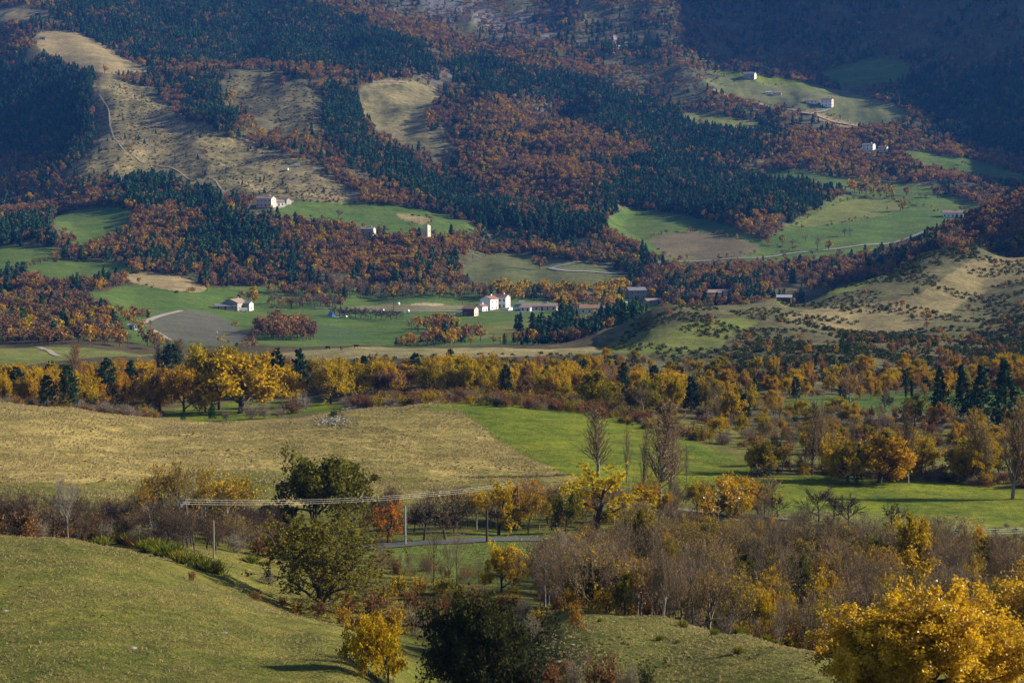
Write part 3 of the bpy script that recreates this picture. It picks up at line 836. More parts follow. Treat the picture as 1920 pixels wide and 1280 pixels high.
def far_pine(name, seed, mat, width=0.46):
    rng = np.random.default_rng(seed)
    n_ = 150
    t = rng.uniform(0.0, 1, n_) ** 1.25
    r = (1 - t) ** 0.75 * width / 2 * rng.uniform(0.75, 1.12, n_)
    r *= np.where(rng.uniform(0, 1, n_) < 0.35, rng.uniform(0.2, 0.8, n_), 1)
    az = rng.uniform(0, 6.283, n_)
    P = np.stack([r * np.cos(az), r * np.sin(az), 0.12 + 0.84 * t], 1)
    V, Fc = leaves(rng, P, 0.155, 0.6, np.stack([np.cos(az), np.sin(az), np.full(n_, 1.1)], 1) * 0.8)
    lvw = [(np.array([[[0, 0, 0], [0, 0, 0.9]]]), np.array([[0.018, 0.005]]))]
    one(name, seed, [(V, Fc), tubes(lvw, (4,), 0.004)], [mat, M['bark']])

def far_broad(name, seed, mat, width=0.95, n_=190, ls=0.13, lobes=8, hollow=0.2):
    rng = np.random.default_rng(seed)
    c = unit(rng.normal(0, 1, (lobes, 3))) * np.array([width * .30, width * .30, 0.24]) + np.array([0, 0, 0.60])
    rr = rng.uniform(0.13, 0.22, lobes)
    k = rng.integers(0, lobes, n_)
    d = unit(rng.normal(0, 1, (n_, 3)) + np.array([0, 0, 0.25]))
    P = c[k] + d * (rr[k] * rng.uniform(0.55, 1.1, n_))[:, None] * np.array([width, width, 1.0])
    V, Fc = leaves(rng, P, ls, 0.75, d * 0.9)
    b = np.array([0, 0, 0.0])
    nodes = [np.stack([b, [rng.normal(0, .02), rng.normal(0, .02), 0.4]])] + [np.stack([[0, 0, 0.3], c[i] * 0.92]) for i in range(4)]
    lvw = [(np.array(nodes), np.array([[0.028, 0.018]] + [[0.014, 0.006]] * 4))]
    one(name, seed, [(V, Fc), tubes(lvw, (4,), 0.005)], [mat, M['bark']])

def far_bare(name, seed, mat, width=0.7):
    rng = np.random.default_rng(seed)
    lv = grow(rng, dict(len=0.5, rad=0.022, seg=3, wob=0.08),
              [dict(n=8, t=(0.3, 1.0), ang=(25, 50), len=(0.6, 0.9), rad=0.55, seg=3, wob=0.12, trop=0.1, shape=dome),
               dict(n=10, t=(0.2, 1.0), ang=(20, 50), len=(0.35, 0.6), rad=0.5, seg=1, wob=0.1, trop=0.1)])
    V, Fc = tubes(lv[2:], (3,), 0.0055)
    W, Fw = tubes(lv[:2], (4, 3), 0.007)
    sc = 1 / V[:, 2].max(); w_ = np.percentile(np.hypot(V[:, 0], V[:, 1]), 97) * 2
    k = np.array([width / w_, width / w_, sc])
    one(name, seed, [(V * k, Fc), (W * k, Fw)], [mat, M['bark']])

def far_bush(name, seed, mat, width=1.7, n_=46, ls=0.42):
    rng = np.random.default_rng(seed)
    d = unit(rng.normal(0, 1, (n_, 3))); d[:, 2] = np.abs(d[:, 2])
    P = d * rng.uniform(0.4, 1.0, (n_, 1)) * np.array([width / 2, width / 2, 0.85])
    V, Fc = leaves(rng, P, ls, 0.7, d * 0.9)
    V[:, 2] = np.maximum(V[:, 2], -0.05)
    one(name, seed, [(V, Fc)], [mat])

def tuft(name, seed, mat, nb=9, width=0.8):
    rng = np.random.default_rng(seed)
    base = np.concatenate([rng.normal(0, 0.10, (nb, 2)), np.full((nb, 1), -0.05)], 1)
    d = unit(np.concatenate([rng.normal(0, 0.45, (nb, 2)), np.ones((nb, 1))], 1))
    s = unit(np.cross(d, rng.normal(0, 1, (nb, 3)))) * 0.09
    tip = base + d * rng.uniform(0.6, 1.1, nb)[:, None]
    V = np.stack([base - s, base + s, tip + s * .3, tip - s * .3], 1).reshape(-1, 3)
    one(name, seed, [(V, np.arange(nb * 4).reshape(-1, 4))], [mat])

for s in range(5): oak('oak_mid', 100 + s, nl=5200, ls=0.034, width=[1.05, 0.95, 1.2, 0.85, 1.1][s])
for s in range(3): oak('oak_open', 120 + s, n1=6, n2=6, n3=5, nl=1900, ls=0.034, width=[1.15, 1.0, 0.9][s], jit=0.016)
for s in range(2): oak('slim_mid', 130 + s, nl=2600, ls=0.034, width=[0.55, 0.65][s], low=0.2)
oak('oak_round', 140, tl=0.40, lr=(0.95, 1.35), lt=(0.4, 1.1), nl=12000, ls=0.030, width=1.02, low=0.18, n1=9)
oak('oak_hero', 157, tl=0.30, lr=(1.1, 1.7), n1=12, n2=9, n3=6, nl=95000, ls=0.0108, width=1.5, low=0.12, jit=0.013, lt=(0.55, 1.15), sides=(9, 6, 4, 3))
oak('oak_hero_b', 152, tl=0.34, lr=(1.0, 1.5), lt=(0.4, 1.1), n1=9, n2=9, n3=7, nl=45000, ls=0.0105, width=1.15, low=0.2, jit=0.020, sides=(9, 6, 4, 3))
oak('ever_hero', 151, tl=0.36, lr=(1.0, 1.6), n1=13, n2=10, n3=8, nl=26000, ls=0.018, width=1.15, low=0.12, jit=0.018, sides=(9, 6, 4, 3))
oak('clump_tree', 153, tl=0.30, lr=(1.2, 1.9), trop=0.13, n1=15, n2=7, n3=7, nl=15000, ls=0.017, width=1.25, low=0.08, jit=0.008, lt=(0.5, 1.1), sides=(8, 5, 3, 3))
for s in range(4): bare('bare_mid', 160 + s, nl=[150, 40, 300, 90][s], width=[0.8, 0.65, 0.75, 0.95][s])
for s in range(2): bare('bare_leafy', 170 + s, nl=1100, ls=0.026, width=[0.7, 0.85][s], n1=10)
for s in range(3): bare('thicket', 180 + s, stems=5, nl=[500, 150, 900][s], ls=0.026, width=[0.7, 0.55, 0.85][s], n1=5, n2=7, n3=5, ang=(14, 38), trop=0.2, tl=0.75, rmin=0.0022)
for s in range(2): bare('slender', 190 + s, nl=60, width=0.42, n1=10, n2=6, n3=5, ang=(25, 50), trop=0.1, tl=0.8)
for s in range(2): bare('gnarly', 195 + s, nl=30, width=1.05, n1=7, n2=8, n3=8, ang=(40, 75), trop=0.06, tl=0.42, rmin=0.003)
for s in range(3): poplar('poplar', 200 + s, nl=[800, 1500, 350][s], width=[0.30, 0.36, 0.18][s], nb=[70, 84, 46][s])
for s in range(3): pine('pine_mid', 210 + s, width=[0.56, 0.48, 0.62][s])
pine('spruce', 220, nb=90, nn=60, width=0.42, ls=0.040, t0=0.05, prof=lambda t: 1.25 - 1.15 * t, droop=-0.05)
pine('spruce', 221, nb=80, nn=60, width=0.48, ls=0.042, t0=0.06, prof=lambda t: 1.25 - 1.15 * t, droop=-0.05)
pine('cypress', 225, nb=70, nn=50, width=0.20, ls=0.040, t0=0.03, prof=lambda t: np.sin(np.clip(t * 0.9 + 0.14, 0, 1) * 3.14) + .1, ang=(20, 35), droop=0.2)
for s in range(3): bush('bush', 230 + s, width=[1.4, 1.8, 1.2][s])
for s in range(2): bush('twig_bush', 240 + s, nl=240, ls=0.06, width=[1.4, 1.1][s], stems=14, lean=0.5)
for s in range(3): broom('broom', 250 + s)
for s in range(4): far_pine('far_pine', 300 + s, M['pine'], [0.42, 0.5, 0.36, 0.58][s])
for s in range(5): far_broad('far_russet', 310 + s, M['russet'], [0.9, 1.05, 0.8, 1.2, 0.7][s])
for s in range(3): far_broad('far_gold', 320 + s, M['gold'], [0.9, 1.1, 0.75][s])
for s in range(3): far_bare('far_bare', 330 + s, M['twig'], [0.7, 0.85, 0.55][s])
for s in range(3): far_bush('far_scrub', 340 + s, M['scrub'])
for s in range(2): far_bush('far_rust', 345 + s, M['rust'], 1.2, 60, 0.36)
for s in range(3): tuft('dry_tuft', 350 + s, M['dry'])
for s in range(3): tuft('grass_tuft', 355 + s, M['grass'])

# ------------------------------------------------------------------ planting
RNG = np.random.default_rng(7)
REC = []      # every plant of the scene
# kind: (object name, category, proto, leaf material, wood material, twig material)
KIND = {
    'gold':      ('golden_oak_tree', 'tree', 'oak_mid', 'gold', 'bark', None),
    'gold_open': ('golden_oak_tree', 'tree', 'oak_open', 'gold', 'bark', None),
    'slim':      ('golden_oak_tree', 'tree', 'slim_mid', 'gold', 'bark', None),
    'russet':    ('russet_tree', 'tree', 'oak_mid', 'russet', 'bark', None),
    'rslim':     ('russet_tree', 'tree', 'slim_mid', 'russet', 'bark', None),
    'orange':    ('russet_tree', 'tree', 'oak_open', 'orange', 'bark', None),
    'olive':     ('green_oak_tree', 'tree', 'oak_mid', 'olive', 'bark', None),
    'dbare':     ('bare_tree', 'tree', 'bare_mid', 'rust', 'bark', 'darktwig'),
    'bare':      ('bare_tree', 'tree', 'bare_mid', 'tan', 'greybark', 'twig'),
    'leafy':     ('bare_tree', 'tree', 'bare_leafy', 'gold', 'greybark', 'twig'),
    'thicket':   ('bare_sapling', 'tree', 'thicket', 'gold', 'greybark', 'twig'),
    'slender':   ('bare_tree', 'tree', 'slender', 'tan', 'bark', 'twig'),
    'gnarly':    ('orchard_tree', 'tree', 'gnarly', 'tan', 'bark', 'darktwig'),
    'poplar':    ('poplar_tree', 'tree', 'poplar', 'tan', 'greybark', 'twig'),
    'pine':      ('pine_tree', 'tree', 'pine_mid', 'pine', 'bark', None),
    'spruce':    ('spruce_tree', 'tree', 'spruce', 'pine', 'bark', None),
    'bush':      ('autumn_bush', 'bush', 'bush', 'gold', 'bark', None),
    'rbush':     ('autumn_bush', 'bush', 'bush', 'rust', 'bark', None),
    'gbush':     ('evergreen_bush', 'bush', 'bush', 'scrub', 'bark', None),
    'tbush':     ('twiggy_bush', 'bush', 'twig_bush', 'tan', 'greybark', None),
    'broom':     ('broom_bush', 'bush', 'broom', 'broom', 'bark', None),
    'far_pine':   ('pine_tree', 'tree', 'far_pine', None, None, None),
    'far_russet': ('russet_tree', 'tree', 'far_russet', None, None, None),
    'far_gold':   ('golden_oak_tree', 'tree', 'far_gold', None, None, None),
    'far_bare':   ('bare_tree', 'tree', 'far_bare', None, None, None),
    'far_scrub':  ('scrub_bush', 'bush', 'far_scrub', None, None, None),
    'far_rust':   ('rust_bush', 'bush', 'far_rust', None, None, None),
}

LANDMARK = [('the huge golden oak', 1700, 1180), ('the dark evergreen tree', 892, 1200), ('the round yellow tree', 940, 1065), ('the many trunked olive tree', 600, 1060), ('the tall green oak', 588, 915), ('the pale leafless tree', 128, 955), ('the grey blue post', 760, 985),
            ('the open crowned golden tree', 1120, 930), ('the tallest poplar', 1236, 840), ('the lone left poplar', 1122, 830), ('the dark thin pole', 1520, 1020), ('the right power pole', 1780, 1020), ('the highest power pole', 966, 950), ('the twin legged pole', 344, 975), ('the right golden tree', 1345, 940),
            ('the tallest golden oak', 412, 705), ('the twin dark pines', 540, 700), ('the pine on the crest', 130, 730), ('the large dark pine', 200, 715), ('the stone heap', 620, 785), ('the green dip', 480, 770), ('the lone tan poplar', 134, 690), ('the pine in the golden belt', 780, 690), ('the pine above the green field', 1166, 710),
            ('the pine at the field end', 1295, 740), ('the four spruces', 1820, 750), ('the two cypresses', 1704, 730), ('the forked golden oak', 1648, 860), ('the stone wall', 750, 758), ('the ridge pasture', 900, 660), ('the lone thicket pine', 1395, 765), ('the orange knoll bush', 1080, 1155), ('the drooping orchard tree', 1592, 950), ('the leafy golden tree', 1712, 1020), ('the pale knoll field', 1280, 640), ('the tan hill pasture', 1620, 600), ('the right edge poplar', 1898, 840)]
FARMARK = [('the pink farmhouse', 498, 382), ('the ruined tower', 800, 432), ('the ruined stone house', 690, 435), ('the white village houses', 930, 572), ('the stone farmhouse', 441, 576), ('the upper white farmhouse', 1551, 192), ('the stone barn on the highest field', 1406, 142), ('the right white farmhouse', 1787, 403), ('the tan plateau', 150, 95),
           ('the grassy left spur', 350, 270), ('the brown field', 1330, 462), ('the ploughed field', 370, 615), ('the two houses in the wood', 1640, 278), ('the grey scree', 900, 30), ('the white hut', 247, 612), ('the round left meadow', 175, 415), ('the long left meadow', 150, 505), ('the steep mountain pasture', 510, 195), ('the pale mountain pasture', 760, 215), ('the valley orchard row', 690, 590),
           ('the grove on the valley meadow', 540, 620), ('the pale knoll field', 1280, 640), ('the tan hill pasture', 1620, 600), ('the top of the scrub hill', 1830, 465), ('the wooded ridge at the right edge', 1850, 430), ('the pale right terrace', 1600, 395), ('the upper right meadow', 1800, 308), ('the bare cliff', 1150, 85), ('the long red roof', 1122, 580), ('the dark stone village house', 1192, 555), ('the sandy patch on the green slope', 765, 410),
           ('the white caravan', 556, 308), ('the shaded mountain', 1600, 50), ('the top left pasture', 30, 28), ('the curving slope track', 1080, 505), ('the pale field strip', 1370, 228)]
FMX = np.array([l[1] for l in FARMARK], float); FMY = np.array([l[2] for l in FARMARK], float)
LMX = np.array([l[1] for l in LANDMARK], float); LMY = np.array([l[2] for l in LANDMARK], float)
def place_words(x, y, z, h):
    px, py = project(x, y, z + h * .5)
    mx, my, marks = (LMX, LMY, LANDMARK) if y < 780 else (FMX, FMY, FARMARK)
    k = int(np.argmin(np.hypot(mx - px, (my - py) * 1.3)))
    dx, dy = px - mx[k], py - my[k]
    r_ = math.hypot(dx, dy)
    far_ = 'just ' if r_ < (45 if y < 780 else 30) else ('' if r_ < 75 or y < 780 else 'well ')
    if abs(dx) > 2.2 * abs(dy): rel = 'left of' if dx < 0 else 'right of'
    elif abs(dy) > 2.2 * abs(dx): rel = 'above' if dy < 0 else 'below'
    else: rel = ('above left of' if dx < 0 else 'above right of') if dy < 0 else ('below left of' if dx < 0 else 'below right of')
    return far_ + rel + ' ' + marks[k][0]

def put(kind, x, y, h, label, group=None, wid=1.0, leaf=None, pick=None, rz=None, hero=False, twig=None, wood=None, sink=0.02):
    REC.append(dict(kind=kind, x=float(x), y=float(y), z=float(zat(x, y)) - sink * h, h=float(h), label=label, group=group, wid=wid, leaf=leaf, twig=twig, wood=wood,
                    pick=int(RNG.integers(0, 99)) if pick is None else pick, rz=float(RNG.uniform(0, 6.283)) if rz is None else rz, hero=hero))

def hero(kind, px, py, hpx, label, d=(84, 3500), wid=1.0, **kw):
    """a plant told apart in the photograph: foot at a photo pixel, height in photo pixels"""
    x, y, z = hit(px, py, *d)
    put(kind, x, y, hpx * y / F, label, wid=wid, hero=True, **kw)
    if y < 700 and hpx > 38 and kind not in ('leafy', 'poplar', 'bare', 'slender', 'gnarly'): HEROBOX.append((px, py - hpx, py, hpx * 0.30 * wid, y))
    return x, y, z

# open ground as it is seen: no crown may stand in front of it
gyy, gxx = np.mgrid[-20:700:2, -60:1980:2]
SEEN = np.zeros(gxx.shape, bool)
for fd in FIELDS:
    if fd[1][0] >= 600 and fd[2] not in (SCREE, ROCK, EARTH) and fd[1][0] not in (1650, 2250, 2100) and fd[1] != (900, 1360) and len(fd) < 4:
        P0 = rounded(fd[0]); c0 = P0.mean(0)
        SEEN |= inpoly(gxx.astype(float), gyy.astype(float), c0 + (P0 - c0) * 0.93)
for P0 in ([(490, 590), (620, 600), (870, 590), (880, 575), (660, 570), (640, 588)], [(600, 602), (760, 600), (860, 604), (780, 625), (700, 640), (600, 642)], [(900, 505), (950, 478), (1060, 495), (1180, 518), (1100, 542), (940, 540)]):
    SEEN |= inpoly(gxx.astype(float), gyy.astype(float), P0)
def hides(px, py, y, h, t=0.7):
    i = np.clip(((py - t * h * F / y + 20) / 2).astype(int), 0, SEEN.shape[0] - 1)
    j = np.clip(((px + 60) / 2).astype(int), 0, SEEN.shape[1] - 1)
    return SEEN[i, j]
HEROBOX = []
KEEPOUT = [(498, 388, 30, 26), (525, 384, 26, 24), (882, 592, 22, 22), (920, 580, 32, 24), (968, 578, 26, 20), (1005, 581, 24, 16), (1100, 586, 10, 10), (1192, 560, 18, 10), (441, 580, 36, 24), (248, 617, 9, 16), (690, 440, 12, 16), (800, 442, 8, 18), (1551, 199, 20, 20), (1522, 193, 16, 14), (1450, 178, 18, 14), (1406, 147, 14, 14), (1629, 281, 13, 14), (1656, 284, 11, 14), (1787, 407, 22, 20), (1476, 540, 12, 16), (1348, 556, 22, 14), (555, 312, 10, 12), (718, 584, 8, 9), (762, 587, 8, 9), (620, 593, 12, 12), (1224, 570, 12, 10)]
def blocked(px, py, y, h):
    hp = h * F / y
    for (bx, by, r, fr) in KEEPOUT:
        if abs(px - bx) < r + hp * .3 and by - 6 < py < by + fr + hp * .6: return True
    for (bx, top, bot, wpx, dd) in HEROBOX:
        if y < dd + 1 and abs(px - bx) < wpx and py - hp < bot - 0.3 * (bot - top) and py > bot - 4: return True
    return False

def cells(poly, d0, d1, sp, grow_with=None):
    """jittered lattice of candidate feet inside a photo outline between two distances"""
    poly = np.asarray(poly, float)
    us = (poly[:, 0] - 960) / F
    xs = np.concatenate([us * d0, us * d1])
    gx, gy = np.meshgrid(np.arange(xs.min(), xs.max(), sp), np.arange(d0, d1, sp))
    gx = (gx + RNG.uniform(-.48, .48, gx.shape) * sp).ravel(); gy = (gy + RNG.uniform(-.48, .48, gy.shape) * sp).ravel()
    gx[:] += (np.floor(gy / sp) % 2) * sp * .5
    k = (gy > 5) & (np.abs(gx / gy) < 0.34)
    gx, gy = gx[k], gy[k]
    gz = zat(gx, gy)
    px, py = project(gx, gy, gz)
    k = inpoly(px, py, poly) & (gy >= d0) & (gy <= d1)
    return gx[k], gy[k], gz[k], px[k], py[k]

def scatter(poly, d, sp, mix, where, keep=1.0, gap=0.0, gscale=25.0, slack=1.0, free=False):
    """mix: list of (weight, kind, hmin, hmax, phrase)"""
    gx, gy, gz, px, py = cells(poly, d[0], d[1], sp)
    w_ = np.array([m[0] for m in mix], float); w_ /= w_.sum()
    ks = RNG.choice(len(mix), len(gx), p=w_)
    dens = perlin(gx / gscale, gy / gscale, 77)
    if len(gx) == 0: return
    pxa, pxb, pym = px.min(), px.max(), np.median(py)
    for i in range(len(gx)):
        if RNG.uniform() > keep or dens[i] < gap * 2 - 1: continue
        wt, kind, h0, h1, phrase = mix[ks[i]]
        h = RNG.uniform(h0, h1)
        if not visible(gx[i:i + 1], gy[i:i + 1], gz[i:i + 1], h * slack)[0]: continue
        if blocked(px[i], py[i], gy[i], h): continue
        if not free and gy[i] > 440 and h > 1.8 and hides(px[i:i + 1], py[i:i + 1], gy[i], h)[0]:
            h *= 0.5
            if hides(px[i:i + 1], py[i:i + 1], gy[i], h)[0]: continue
        pw = place_words(gx[i], gy[i], gz[i], h); grp = phrase + ('es ' if phrase.endswith('bush') else 's ') + pw
        q = (h - h0) / (h1 - h0)
        lab = ('small ' if q < 0.34 else ('tall ' if q > 0.67 else '')) + phrase + ' ' + pw
        put(kind, gx[i], gy[i], h, lab, grp, wid=RNG.uniform(0.85, 1.2))

# --- trees one can tell apart, from the front to the back
x_, y_ = ray(1728, 640)[0] * 103, 103
put('gold', x_, 103, 8.0, 'huge bright golden oak filling the bottom right corner', wid=1.0, hero=True); REC[-1].update(proto='oak_hero', leaf='gold_bright', pick=0, rz=0.6)
x_ = ray(1960, 640)[0] * 112
put('gold', x_, 112, 8.0, 'golden tree half cut off by the right edge, bottom corner', hero=True, wid=1.0); REC[-1].update(proto='oak_hero_b', leaf='gold_bright', pick=0)
hero('olive', 892, 1345, 242, 'very dark evergreen tree at the bottom centre', (120, 170), 1.12); REC[-1].update(proto='ever_hero', leaf='darkgreen', pick=0)
hero('gold', 708, 1288, 142, 'small golden tree left of the very dark evergreen tree', (100, 160), 0.85); REC[-1].update(proto='oak_round', leaf='gold', pick=0)
hero('slim', 728, 1284, 118, 'slim golden tree touching the dark evergreen tree on its left', (100, 160), 0.9)
hero('olive', 600, 1142, 192, 'broad olive tree with many trunks behind the left grassy knoll', (160, 215), 1.3); REC[-1].update(proto='clump_tree', leaf='olive', pick=0)
hero('olive', 588, 1010, 162, 'tall dense green oak crossed by the power lines', (235, 290), 1.3); REC[-1].update(proto='oak_round', leaf='olive', pick=0)
hero('gold', 940, 1110, 92, 'round bright yellow tree beside the green strip', (185, 225), 1.0); REC[-1].update(proto='oak_round', leaf='yellow', pick=0)
hero('bare', 128, 1018, 132, 'pale leafless tree standing alone on the far left', (190, 225), 0.8, twig='palebark', wood='greybark', pick=1)
for px, py, h, w in [(318, 1005, 148, 0.9), (352, 1005, 155, 0.8), (385, 1000, 138, 1.0), (286, 1005, 120, 0.9), (428, 1005, 120, 1.0), (455, 1005, 128, 0.8)]:
    hero('leafy', px, py, h, 'half bare tree with yellow leaves left of the green oak', (215, 280), w, group='half bare trees left of the green oak')
hero('orange', 727, 1017, 82, 'orange topped tree beside the grey post', (235, 275), 0.9)
hero('gnarly', 795, 1012, 80, 'dark leafless tree right of the grey post', (235, 280), 1.0)
hero('gnarly', 835, 1012, 84, 'dark bare tree above the road bend, right of another bare one', (235, 280), 1.0)
for px, py, h in [(813, 1090, 128), (856, 1092, 130), (843, 1096, 95)]:
    hero('slender', px, py, h, 'slender bare tree left of the round yellow tree', (190, 240), 1.2, group='slender bare trees by the yellow tree')
hero('slender', 1058, 1100, 118, 'pale slender bare tree right of the round yellow tree', (190, 240), 1.3, twig='palebark')
hero('gold_open', 1120, 990, 122, 'golden tree with open crown in front of the left poplars', (255, 310), 1.35, leaf='yellow')
hero('gold_open', 1345, 990, 100, 'golden tree with open crown right of the poplars', (260, 310), 1.4, leaf='gold_bright')
hero('gold', 1712, 1088, 128, 'leafy golden tree in front of the power pole', (225, 275), 0.95)
hero('slim', 1835, 1050, 75, 'small golden tree right of the power pole with crossarm', (230, 290), 1.2)
hero('gold_open', 935, 1003, 108, 'golden tree under the highest power pole', (250, 300), 0.85)
hero('leafy', 990, 1000, 100, 'half bare tree right of the highest power pole', (250, 300), 1.1)
hero('gold', 1060, 1000, 78, 'olive gold tree behind the road bend', (255, 300), 1.1, leaf='olive')
hero('gold', 1200, 1055, 105, 'golden leafy tree in the middle of the bare thicket', (215, 260), 0.7)
hero('olive', 1395, 1110, 75, 'low olive green tree at the front of the bare thicket', (195, 245), 1.2)
hero('olive', 1495, 1130, 95, 'olive tree with green left half beside the huge golden oak', (185, 240), 0.8)
hero('gold', 1905, 1190, 90, 'small yellow tree at the right edge behind the huge oak', (170, 230), 0.8, leaf='yellow')
for px, py, h, w, pk, lab in [(1122, 892, 135, 1.15, 0, 'bare poplar standing alone left of the poplar group'), (1175, 908, 118, 0.7, 2, 'thin bare poplar between the two poplar groups'),
                              (1205, 932, 150, 0.8, 2, 'thin poplar touching the tallest poplar on its left'), (1236, 938, 202, 1.0, 1, 'tallest brown poplar in front of the green field'), (1258, 930, 150, 0.85, 0, 'brown poplar just right of the tallest poplar'), (1287, 905, 80, 0.7, 2, 'short thin poplar right of the tallest poplar')]:
    hero('poplar', px, py, h, lab, (295, 360), w * 1.3, pick=pk)
for px, py, h, w, pk, lf in [(1523, 890, 150, 0.9, 0, 'tan'), (1541, 885, 160, 0.8, 2, 'tan'), (1560, 890, 110, 0.8, 2, 'tan'), (1602, 898, 125, 0.9, 2, 'tan'), (1648, 895, 105, 0.7, 2, 'tan'), (1702, 905, 165, 0.9, 0, 'tan'), (1835, 905, 145, 1.1, 1, 'yellow'), (1852, 905, 120, 1.0, 1, 'yellow'), (1898, 935, 205, 1.0, 1, 'gold'), (1925, 935, 160, 1.0, 1, 'gold')]:
    hero('poplar', px, py, h, 'tall poplar in the tree row behind the right hand green field', (320, 400), w, pick=pk, leaf=lf, group='poplars in the right hand tree row')
hero('poplar', 134, 735, 95, 'single tan poplar rising in front of the pale left field', (560, 680), 1.3, pick=1, leaf='orange')
for px in (296, 312, 328, 340):
    hero('poplar', px, 700, RNG.uniform(55, 72), 'brown poplar in the short row behind the left pines', (600, 700), 1.2, pick=0, group='short row of brown poplars')
hero('gold', 412, 768, 132, 'tallest golden oak of the tree belt', (455, 540), 1.05, pick=0, leaf='gold', rz=2.0)
hero('gold', 452, 775, 112, 'very broad golden oak right of the tallest oak', (450, 540), 1.35, pick=2, leaf='gold')
hero('gold', 345, 778, 92, 'brown gold oak left of the tallest golden oak', (450, 540), 1.2, pick=1)
hero('gold', 300, 776, 84, 'brown oak at the left end of the green dip', (450, 540), 1.1, pick=3, leaf='russet')
hero('gold', 385, 772, 70, 'small yellow oak squeezed between two large oaks', (450, 540), 0.9)
hero('gold', 545, 762, 70, 'golden oak in front of the twin dark pines', (455, 540), 1.0)
hero('gold', 620, 757, 80, 'bright golden oak right of the twin dark pines', (455, 560), 1.1)
for px, py, h, w, lab in [(130, 771, 82, 1.05, 'pine in front with its bare trunk showing on the meadow crest'), (168, 768, 62, 0.9, 'smaller pine right of the pine on the meadow crest'), (200, 755, 86, 1.0, 'large dark pine above the meadow crest'), (248, 745, 72, 0.9, 'dark pine behind the brown oak on the left'),
                          (88, 765, 62, 1.0, 'pine with yellow leaves beside it near the left edge'), (32, 752, 66, 1.1, 'dark pine at the left edge of the tree belt'), (322, 700, 58, 1.4, 'round topped dark pine behind the oaks'), (395, 712, 50, 1.2, 'dark pine hidden behind the tallest oak'),
                          (516, 745, 95, 0.85, 'left one of the twin tall dark pines'), (562, 742, 90, 0.75, 'right one of the twin tall dark pines'), (780, 715, 55, 1.2, 'dark pine in the middle of the golden belt'), (1166, 745, 68, 0.9, 'dark pine right of the golden belt above the green field'),
                          (1295, 772, 68, 1.1, 'dark pine above the right end of the green field'), (1395, 790, 54, 1.1, 'lone dark pine above the right hand thicket'), (1415, 745, 40, 0.9, 'small dark pine on the scrub slope')]:
    hero('pine', px, py, h, lab, (430, 640), w)
for px, py, h, lab in [(1762, 785, 78, 'leftmost dark spruce of the four on the right'), (1806, 785, 80, 'second dark spruce of the four on the right'), (1838, 788, 82, 'third dark spruce of the four on the right'), (1886, 800, 100, 'largest dark spruce near the right edge')]:
    hero('spruce', px, py, h * 1.3, lab, (420, 520), 1.1)
for px, py, h, lab in [(1699, 748, 40, 'left one of two dark cypresses'), (1709, 750, 38, 'right one of two dark cypresses')]:
    hero('spruce', px, py, h, lab, (480, 600)); REC[-1].update(proto='cypress', pick=0)
hero('pine', 398, 788, 34, 'small pine standing in the green dip', (440, 520), 1.0)
hero('pine', 343, 789, 18, 'tiny young pine at the edge of the dry meadow', (420, 520), 1.0)
for px, py, h, k in [(425, 788, 24, 'tbush'), (470, 786, 36, 'tbush'), (498, 785, 34, 'tbush'), (523, 784, 26, 'tbush'), (545, 776, 32, 'rbush'), (566, 772, 40, 'tbush')]:
    hero(k, px, py, h, 'grey brown bush in the row behind the dry meadow', (430, 520), 0.9, group='bushes in the row behind the dry meadow')
hero('gbush', 627, 782, 17, 'dark round bush on the stone heap in the meadow', (380, 450), 1.0)
for px, py, h, lab in [(1428, 968, 54, 'leftmost dark orchard tree on the right field'), (1458, 970, 46, 'second dark orchard tree on the right field'), (1535, 978, 76, 'large dark orchard tree with twin trunks on the right field'), (1565, 975, 60, 'orchard tree touching the large dark orchard tree'),
                       (1592, 988, 68, 'drooping dark orchard tree right of the twin trunks'), (1674, 994, 58, 'lone dark orchard tree in front of the right field')]:
    hero('gnarly', px, py, h, lab, (260, 330), 0.95)
hero('bare', 1556, 1052, 78, 'reddish bare tree right of the dark pole', (235, 285), 1.1, leaf='rust', pick=2)
hero('gnarly', 1660, 772, 40, 'dark tree on the green strip behind the poplars', (460, 560), 1.0)
hero('bare', 1592, 770, 85, 'large pale brown bare tree above the green strip', (460, 560), 1.0, twig='twig', leaf='orange', pick=2)
hero('gold', 1715, 800, 62, 'broad dark olive tree left of the four spruces', (420, 520), 1.5, leaf='olive')
hero('russet', 1762, 805, 52, 'dark brown round tree below the leftmost spruce', (420, 520), 1.1)
hero('gold', 1648, 905, 92, 'golden oak with forked trunk behind the right field', (335, 400), 1.1, leaf='gold')
hero('gold', 1590, 905, 80, 'gold tree left of the forked golden oak', (335, 400), 0.9)
hero('spruce', 1607, 905, 75, 'narrow dark evergreen in the right hand tree row', (330, 400), 0.6, leaf='darkgreen')
for px, py, h, lab in [(245, 1010, 26, 'left end bush of the green broom hedge'), (262, 1022, 24, 'second bush of the green broom hedge'), (285, 1033, 22, 'third bush of the green broom hedge'), (315, 1045, 26, 'brownish bush in the middle of the broom hedge'), (350, 1058, 24, 'bright green bush low in the broom hedge'),
                       (385, 1070, 22, 'right end bush of the green broom hedge'), (190, 1022, 16, 'low green broom behind the left knoll'), (470, 1055, 14, 'round green broom near the lane'), (500, 1060, 10, 'small round green broom near the lane')]:
    hero('broom', px, py, h * 1.25, lab, (150, 250), 1.5)
for k_ in range(14):
    px = 178 + k_ * 17.5; py = 1003 + k_ * 5.4 + RNG.normal(0, 2)
    hero(['broom', 'broom', 'bush', 'broom', 'rbush'][k_ % 5], px, py, RNG.uniform(18, 28), 'bush of the broom hedge on the crest of the left knoll', (165, 230), 1.2, group='broom hedge on the left knoll')
